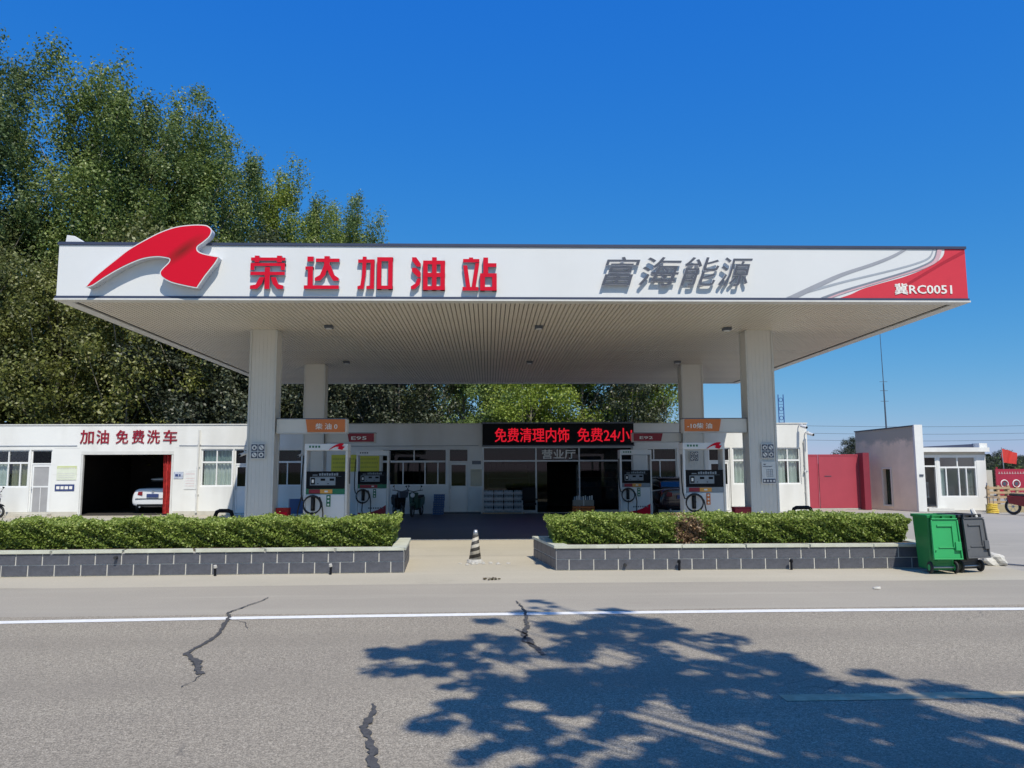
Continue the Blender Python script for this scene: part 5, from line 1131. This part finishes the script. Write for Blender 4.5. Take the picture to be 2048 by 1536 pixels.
# ------------------------------------------------------------------ things at the far right
wl_ = B(20.96,21.5,32.4,32.55,0,1.66).obj('low_wall', M['tan'], None, label='low cream wall between the gatehouse and the red board', cat='wall')
rb = thing('red_board', 'dark red notice board with pale lettering and three round emblems at the right edge', 'notice board', (21.75, 31.3, 0))
B(20.92,22.9,31.3,31.36,.50,1.70).obj('board', mat('board_red',(.36,.02,.05),.5,var=.12,scale=4), rb, world=True)
for x in (21.0,22.82): B(x,x+.06,31.37,31.43,0,1.78).obj('post', M['maroon'], rb, world=True)
q = MB(); g = np.random.default_rng(3)
for z, h, x1 in ((1.50,.09,22.8),(.72,.05,22.8),(.60,.05,22.7)):
    x = 21.02
    while x < x1: q.box(x,x+h*.8,31.288,31.296,z,z+h*.35); q.box(x+h*.2,x+h*.55,31.284,31.2875,z+h*.1,z+h); x += h*1.25
q.obj('printed_text', mat('board_text',(.55,.36,.36),.6), rb, world=True)
for i in range(3):
    x = 21.25+.50*i; MB().torus((x,31.29,1.10),.15,.022,'y',20,6).obj('emblem_ring', M['txt'], rb, world=True); MB().cyl((x,31.298,1.10),(x,31.290,1.10),.085,n=14).obj('emblem_centre', M['slate'] if i != 2 else M['lip'], rb, world=True)
def pallet(loc, rz, lb):
    p = thing('wooden_pallet', lb, 'pallet', loc, rz, 'wooden pallets leaning by the board')
    for i in range(5): MB().box(-.5,.5,-.01,.012,.02+.19*i,.11+.19*i).obj('board', M['wood'], p)
    for x in (-.48,-.04,.40): MB().box(x,x+.09,.013,.09,0,.92).obj('bearer', M['wood'], p)
    for i in range(3): MB().box(-.5,.5,.091,.11,.05+.36*i,.15+.36*i).obj('board', M['wood'], p)
    return p
pallet((20.62,30.75,.12), R(4), 'light wooden pallet standing on edge nearest the gatehouse'); pallet((21.5,30.9,.06), R(-3), 'light wooden pallet standing on edge below the red board')
MB().box(-.5,1.1,0,.5,0,.30).obj('low_block', mat('ochre_block',(.40,.33,.20),.85,dirt=.4), None, label='low ochre concrete block under the pallets', cat='block').location = (20.5,30.2,-.004)
yc_ = thing('yellow_hose_reel','yellow coiled hose stack beside the gatehouse corner','hose',(19.55,29.6,-.004))
for i in range(5): MB().torus((.02*math.sin(i*2),0,.04+.075*i),.19-.012*i,.038,'z',18,6).obj('coil', mat('hose_yellow',(.70,.50,.07),.5), yc_, smooth=True)
q = MB(); q.cyl((.05,0,0),(.05,0,.62),.012,n=5); q.cyl((-.10,0,0),(-.10,0,.62),.012,n=5); q.cyl((-.3,0,.62),(.3,0,.62),.012,n=5); q.obj('stand', M['slate'], yc_)
fg = thing('red_flag','faded red flag on a thin pole above the red board','flag',(21.95,32.2,0))
MB().cyl((0,0,0),(-.10,0,2.62),.016,n=6).obj('pole', M['steel'], fg)
q = MB(); nx_, nz2 = 12, 6; vs = [(-.09+.62*i/nx_, .05*math.sin(i*.9+j*.5), 2.58-.20*(i/nx_)**1.0-j*(.60-.12*i/nx_)/nz2) for i in range(nx_+1) for j in range(nz2+1)]
q.add(vs, [(i*(nz2+1)+j,(i+1)*(nz2+1)+j,(i+1)*(nz2+1)+j+1,i*(nz2+1)+j+1) for i in range(nx_) for j in range(nz2)]); q.obj('cloth', M['petrol'], fg, smooth=True)

# ------------------------------------------------------------------ trees
def tree_mesh(kind, seed, H, Rr_, nclump, nleaf, lsz, base=.12, m_=None, rz_=2.3):
    g = np.random.default_rng(seed); C = []; sz = []
    limbs = MB(); lean = g.normal(0,.25,2)
    tp = [(lean[0]*t_**1.5*1.2, lean[1]*t_**1.5*1.2, t_*H*.96) for t_ in np.linspace(0,1,9)]
    LD = [(0,0,1.0)]+[(g.uniform(.30,.62)*Rr_, a_+g.uniform(-.4,.4), g.uniform(.84,1.0)) for a_ in np.linspace(0,2*math.pi,7)[:-1]]
    limbs.tube(tp, [H*.0105*(1-.88*t_)+.015 for t_ in np.linspace(0,1,9)], 8)
    for i in range(nclump):
        t_ = base+(1-base)*g.uniform(0,1)**(.85 if kind == 'poplar' else .7); z = t_*H
        u_ = (t_-base)/(1-base)
        prof = (min(1, (u_+.06)/.25)**.6)*max(0, 1-u_**3.4)**.6 if kind == 'poplar' else math.sqrt(max(0.02, 1-(2*u_-1)**2))
        prof *= 1+.22*math.sin(u_*17+seed)                    # ragged tiers
        r = Rr_*prof*g.uniform(0,1)**.45; a = g.uniform(0,2*math.pi)
        if kind == 'poplar':
            ro, an, hk = LD[i % 7]; uu = max(0, (u_*1.0)); zt_ = (base+(1-base)*u_*hk)*H; tk = zt_/H
            pr = (min(1, (uu+.08)/.22)**.6)*max(0, 1-uu**2.6)**.7*(1+.25*math.sin(uu*13+i % 7)); ex = Rr_*.56*pr*g.uniform(0,1)**.45
            spread = ro*min(1, .35+uu*1.1)
            z = zt_; r = 0; a = 0; off = (spread*math.cos(an)+ex*math.cos(g.uniform(0,2*math.pi)), spread*math.sin(an)+ex*math.sin(g.uniform(0,2*math.pi))); t_ = tk
        else: off = (0,0)
        c = np.array([off[0]+lean[0]*t_**1.5*1.2+r*math.cos(a), off[1]+lean[1]*t_**1.5*1.2+r*math.sin(a), z+g.normal(0,.2)]); C.append(c); sz.append(g.uniform(.55,1.15)*(.75+.35*(1-u_)))
        if i % 4 == 0:
            r = math.hypot(off[0], off[1]) if kind == 'poplar' else r; z0 = max(z-r*1.5-.5, H*.06); tt = z0/H; p0 = Vector((lean[0]*tt**1.5*1.2, lean[1]*tt**1.5*1.2, z0)); p2 = Vector(c); p1 = p0.lerp(p2,.5)+Vector((0,0,-.25*r*.5))
            limbs.tube([p0,p1,p2], [.05*(1-.5*u_)+.01,.03,.008], 5)
    C = np.array(C); sz = np.array(sz)*(Rr_/3.0)**.5
    per = (nleaf*sz**1.6/np.sum(sz**1.6)).astype(int); idx = np.repeat(np.arange(len(C)), per); n = len(idx)
    D = g.normal(size=(n,3)); D /= np.linalg.norm(D,axis=1)[:,None]; rad = g.uniform(0,1,n)**.5
    # each clump is itself a few sprays of leaves, so that gaps stay open
    P = C[idx]+D*rad[:,None]*sz[idx][:,None]*np.array([.72,.72,rz_*.62])
    sp_ = g.normal(size=(len(C),6,3))*.40; which = g.integers(0,6,n); P += sp_[idx,which]*sz[idx][:,None]*.9
    P[:,2] = np.maximum(P[:,2], .15)
    cl = np.repeat(g.uniform(0,1,len(C)), per)
    me = leaves('crown', P, lsz, m_, .3, seed+5, shade=cl, outward=D*1.7)
    return me, limbs.mesh('trunk', M['trunk'], True)
POP = [tree_mesh('poplar', 20+i, 26, 3.9, 270, 80000, .17, .06, LEAFP) for i in range(4)]
DRK = [tree_mesh('round', 40+i, 11, 3.4, 150, 30000, .165, .10, LEAFD, 1.0) for i in range(3)]
MID = [tree_mesh('round', 50+i, 11, 3.4, 140, 34000, .155, .10, LEAFM, 1.0) for i in range(3)]
BRT = [tree_mesh('round', 60+i, 8.5, 2.8, 110, 24000, .14, .08, LEAFB, 1.0) for i in range(2)]
def place(name, ms, loc, s, rz, lb, group, cat='tree', sxy=None):
    t_ = thing(name, lb, cat, loc, rz, group); t_.scale = (sxy or s, sxy or s, s)
    for nm, me in (('crown', ms[0]), ('trunk', ms[1])): o = bpy.data.objects.new(nm, me); COL.objects.link(o); o.parent = t_
    return t_
rowA = [(-34.5,41,27.0,'poplar beyond the left edge of the picture'),(-29.2,43.5,28.0,'tallest poplar at the left edge, with a dark pointed top'),(-24.6,46,27.9,'second tall poplar from the left with a broad top'),(-22.6,49.5,27.2,'poplar third from the left behind the garage'),(-20.9,52,27.9,'poplar fourth from the left'),
        (-19.9,56,26.6,'poplar above the red emblem of the canopy'),(-17.0,60,26.4,'poplar above the red letters with a round shoulder'),(-14.5,64,25.6,'slender poplar right of the emblem skyline'),(-12.2,68,26.0,'last poplar of the row where it meets the canopy'),(-10.2,76,21.5,'far poplar hidden behind the canopy front')]
for i, (x, y, h, lb) in enumerate(rowA): place('poplar_tree', POP[i % 4], (x,y,-.01), h/26, i*1.3, lb, 'row of tall poplars behind the garage', sxy=h/26*(1.0 if i else 1.1))
rowB = [(-31,39.6,15),(-26.5,39.9,13.5),(-22.4,40.2,12),(-18.6,40.0,12.5),(-15.0,40.6,11.5),(-11.6,40.8,11),(-8.2,41.5,10.5),(-4.9,41.8,9.5),(-28,46.5,17),(-20.5,46,16),(-15.5,48.5,15),(-10.5,48,13),(-5.8,49,12),(-23.5,52.5,19),(-16,55,18)]
lbB = ['dark tree at the far left behind the roof','dark tree left of the garage lettering','dark tree above the garage lettering','dark tree right of the garage lettering','dark tree below the left canopy edge','dark tree left of the front left column','dark tree seen between the two left columns','dark pale-speckled tree under the canopy edge',
       'second-row dark tree at the left edge','second-row dark tree above the garage','second-row dark tree below the emblem','second-row dark tree behind the left columns','second-row dark tree behind the office','third-row dark tree left of the emblem','third-row dark tree below the red letters']
for i, ((x,y,h),lb) in enumerate(zip(rowB,lbB)): place('broadleaf_tree', (MID if x < -17.5 or y > 44 else DRK)[i % 3], (x,y,-.01), h/11, i*2.1, lb, 'dark trees behind the station', sxy=h/11*(.95 if h > 13 else 1.05))
for i, (x,y,h,lb) in enumerate(((-1.2,43,8.6,'bright green tree above the office wall'),(2.2,42.5,8.2,'bright green bushy tree above the LED sign'),(5.2,43.5,8.8,'bright green tree right of the LED sign centre'),(.6,47,9.5,'bright green tree in the second row'),(4.0,48,9.8,'bright green tree behind the LED sign, farther back'))):
    place('bushy_tree', BRT[i % 2], (x,y,-.01), h/8.5, i*1.7, lb, 'bright green trees behind the shop')
place('broadleaf_tree', DRK[1], (8.0,43.5,-.01), .86, .4, 'olive tree with pale stems left of the back right column', 'dark trees behind the station')
place('broadleaf_tree', BRT[1], (9.1,45.5,-.01), 1.0, 2.0, 'green tree with its edge against the sky by the back right column', 'dark trees behind the station')
place('broadleaf_tree', DRK[0], (20.2,42.5,-.01), .30, 1.0, 'small tree top behind the red gate and gatehouse', 'small trees at the right'); place('broadleaf_tree', DRK[2], (23.2,40,-.01), .235, 1.0, 'small tree showing left of the low roof of the gatehouse', 'small trees at the right')
for i, (x,y,h,lb) in enumerate(((32.0,47,2.75,'dark bush beyond the low cream wall'),(33.4,49,2.5,'smaller bush left of the flag'),(36.5,52,2.5,'olive bush behind the flag'),(40.5,54,2.6,'bush at the right edge behind the red board'))):
    place('broadleaf_tree', (DRK if i % 2 == 0 else BRT)[i % 2], (x,y,-.01), h/(11 if i % 2 == 0 else 8.5), i, lb, 'small trees at the right', sxy=h/(11 if i % 2 == 0 else 8.5)*1.4)
# far tree line on the horizon
g = np.random.default_rng(9); n = 26000; P = np.column_stack([g.uniform(-260,320,n), 210+g.normal(0,6,n), np.abs(g.uniform(0,1,n))]); P[:,2] = P[:,2]*(3.2+1.6*np.sin(P[:,0]*.11)+1.1*np.sin(P[:,0]*.37+2)+.6*np.sin(P[:,0]*1.3)); 
link('far_tree_line', leaves('far_tree_line', P, 1.5, LEAFD, .3, 9), None, label='low far tree line along the horizon', cat='trees', kind='stuff')

# the roadside tree whose crown reaches over the road and throws the dappled shade
rt = thing('roadside_tree', 'leafy roadside tree on the near verge whose shadow falls across the road', 'tree', (7.4,-3.9,-.01))
g = np.random.default_rng(77)
def shadow_to_crown(sx, sy, z): return np.array([sx+.24*z-7.4, sy-.70*z+3.9, z])
blobs = []
for sx, sy, r_, n_ in ((.75,9.55,.40,1),(-.75,7.45,.42,1),(-.1,7.3,.55,2),(.5,7.0,.60,3),(1.3,9.0,.50,2),(1.2,7.9,.62,3),(1.9,8.3,.60,3),(2.3,7.4,.62,4),(1.5,6.7,.70,6),(.55,6.2,.62,4),(.15,5.7,.45,2),(2.5,6.6,.6,4),(2.1,5.9,.7,6),(1.2,5.6,.62,4),(3.0,5.9,.55,3),(2.8,5.2,.62,5),(3.5,5.5,.40,2),(3.5,5.0,.55,4),(1.9,5.1,.62,4),(2.4,4.5,.62,5),(3.3,4.3,.62,5),(4.1,4.6,.5,3),(1.2,4.75,.42,2),(.35,4.95,.30,1),(4.2,3.8,.7,5),(3.1,3.5,.7,5),(5.0,3.2,.8,6),(4.2,2.7,.8,6),(5.4,2.2,.9,6),(3.2,2.5,.7,4),(-.05,5.55,.40,3),(.35,5.45,.40,3),(.75,5.2,.42,3),(.9,4.7,.35,2),(-.15,5.9,.22,2),(-.35,5.7,.2,1),(.05,5.1,.25,2),(.3,4.8,.25,2),(.75,4.6,.3,2),(1.1,4.45,.28,2),(1.5,4.6,.35,2),(-.25,6.6,.3,2),(-1.0,7.7,.14,1),(1.6,9.7,.16,1),(.65,10.2,.15,1),(.8,9.9,.2,1),(5.9,1.2,.9,6),(4.9,1.2,.9,6)):
    for k in range(int(n_*1.15)+1):
        z = 6.4+g.uniform(-.6,1.0)+max(0, sy-5.5)*.75; c = shadow_to_crown(sx+g.normal(0,r_*.55), sy+g.normal(0,r_*.75), z); blobs.append((c, r_*g.uniform(.28,.62)))
PG = [(-1.15,7.65),(-.6,8.1),(.6,10.3),(1.7,9.4),(3.0,7.0),(4.2,5.4),(4.6,3.5),(1.2,4.1),(-.35,5.1),(-.9,6.6)]
def inside(x, y):
    c_ = False
    for i in range(len(PG)):
        (x1,y1),(x2,y2) = PG[i-1], PG[i]
        if (y1 > y) != (y2 > y) and x < (x2-x1)*(y-y1)/(y2-y1)+x1: c_ = not c_
    return c_
k = 0
while k < 85:
    x, y = g.uniform(-1.2,4.6), g.uniform(3.5,10.3)
    if inside(x, y): blobs.append((shadow_to_crown(x, y, 6.8+g.uniform(-.5,1.2)+max(0,y-5.5)*.75), g.uniform(.14,.34))); k += 1
pts_ = []
for c, r_ in blobs:
    n = int(560*r_**1.5)+45; D = g.normal(size=(n,3)); D /= np.linalg.norm(D,axis=1)[:,None]; pts_.append(c+D*(g.uniform(0,1,n)**.45)[:,None]*r_*np.array([.85,.85,.55]))
link('crown', leaves('crown', np.vstack(pts_), .105, LEAFD, .4, 78, aspect=.75), rt)
q = MB(); q.tube([(0,0,0),(-.05,.05,1.6),(-.25,.3,3.0),(-.5,.6,4.4)], [.19,.16,.14,.12], 12)
hub = Vector((-.5,.6,4.4)); q.obj('trunk', M['trunk'], rt, smooth=True)
q = MB()
for i in range(0, len(blobs), 3):
    c = Vector(blobs[i][0]); m_ = hub.lerp(c,.5)+Vector((0,0,.35+g.uniform(-.2,.2))); q.tube([hub, m_, c], [.05,.028,.008], 5)
for e in ((-5.4,8.4,6.5),(-4.6,5.6,6.6),(-3.2,4.0,6.6),(-2.2,2.2,7.2)): e = Vector(e); q.tube([hub, hub.lerp(e,.4)+Vector((0,0,.5)), e], [.10,.06,.015], 7)
q.obj('branches', M['trunk'], rt, smooth=True)
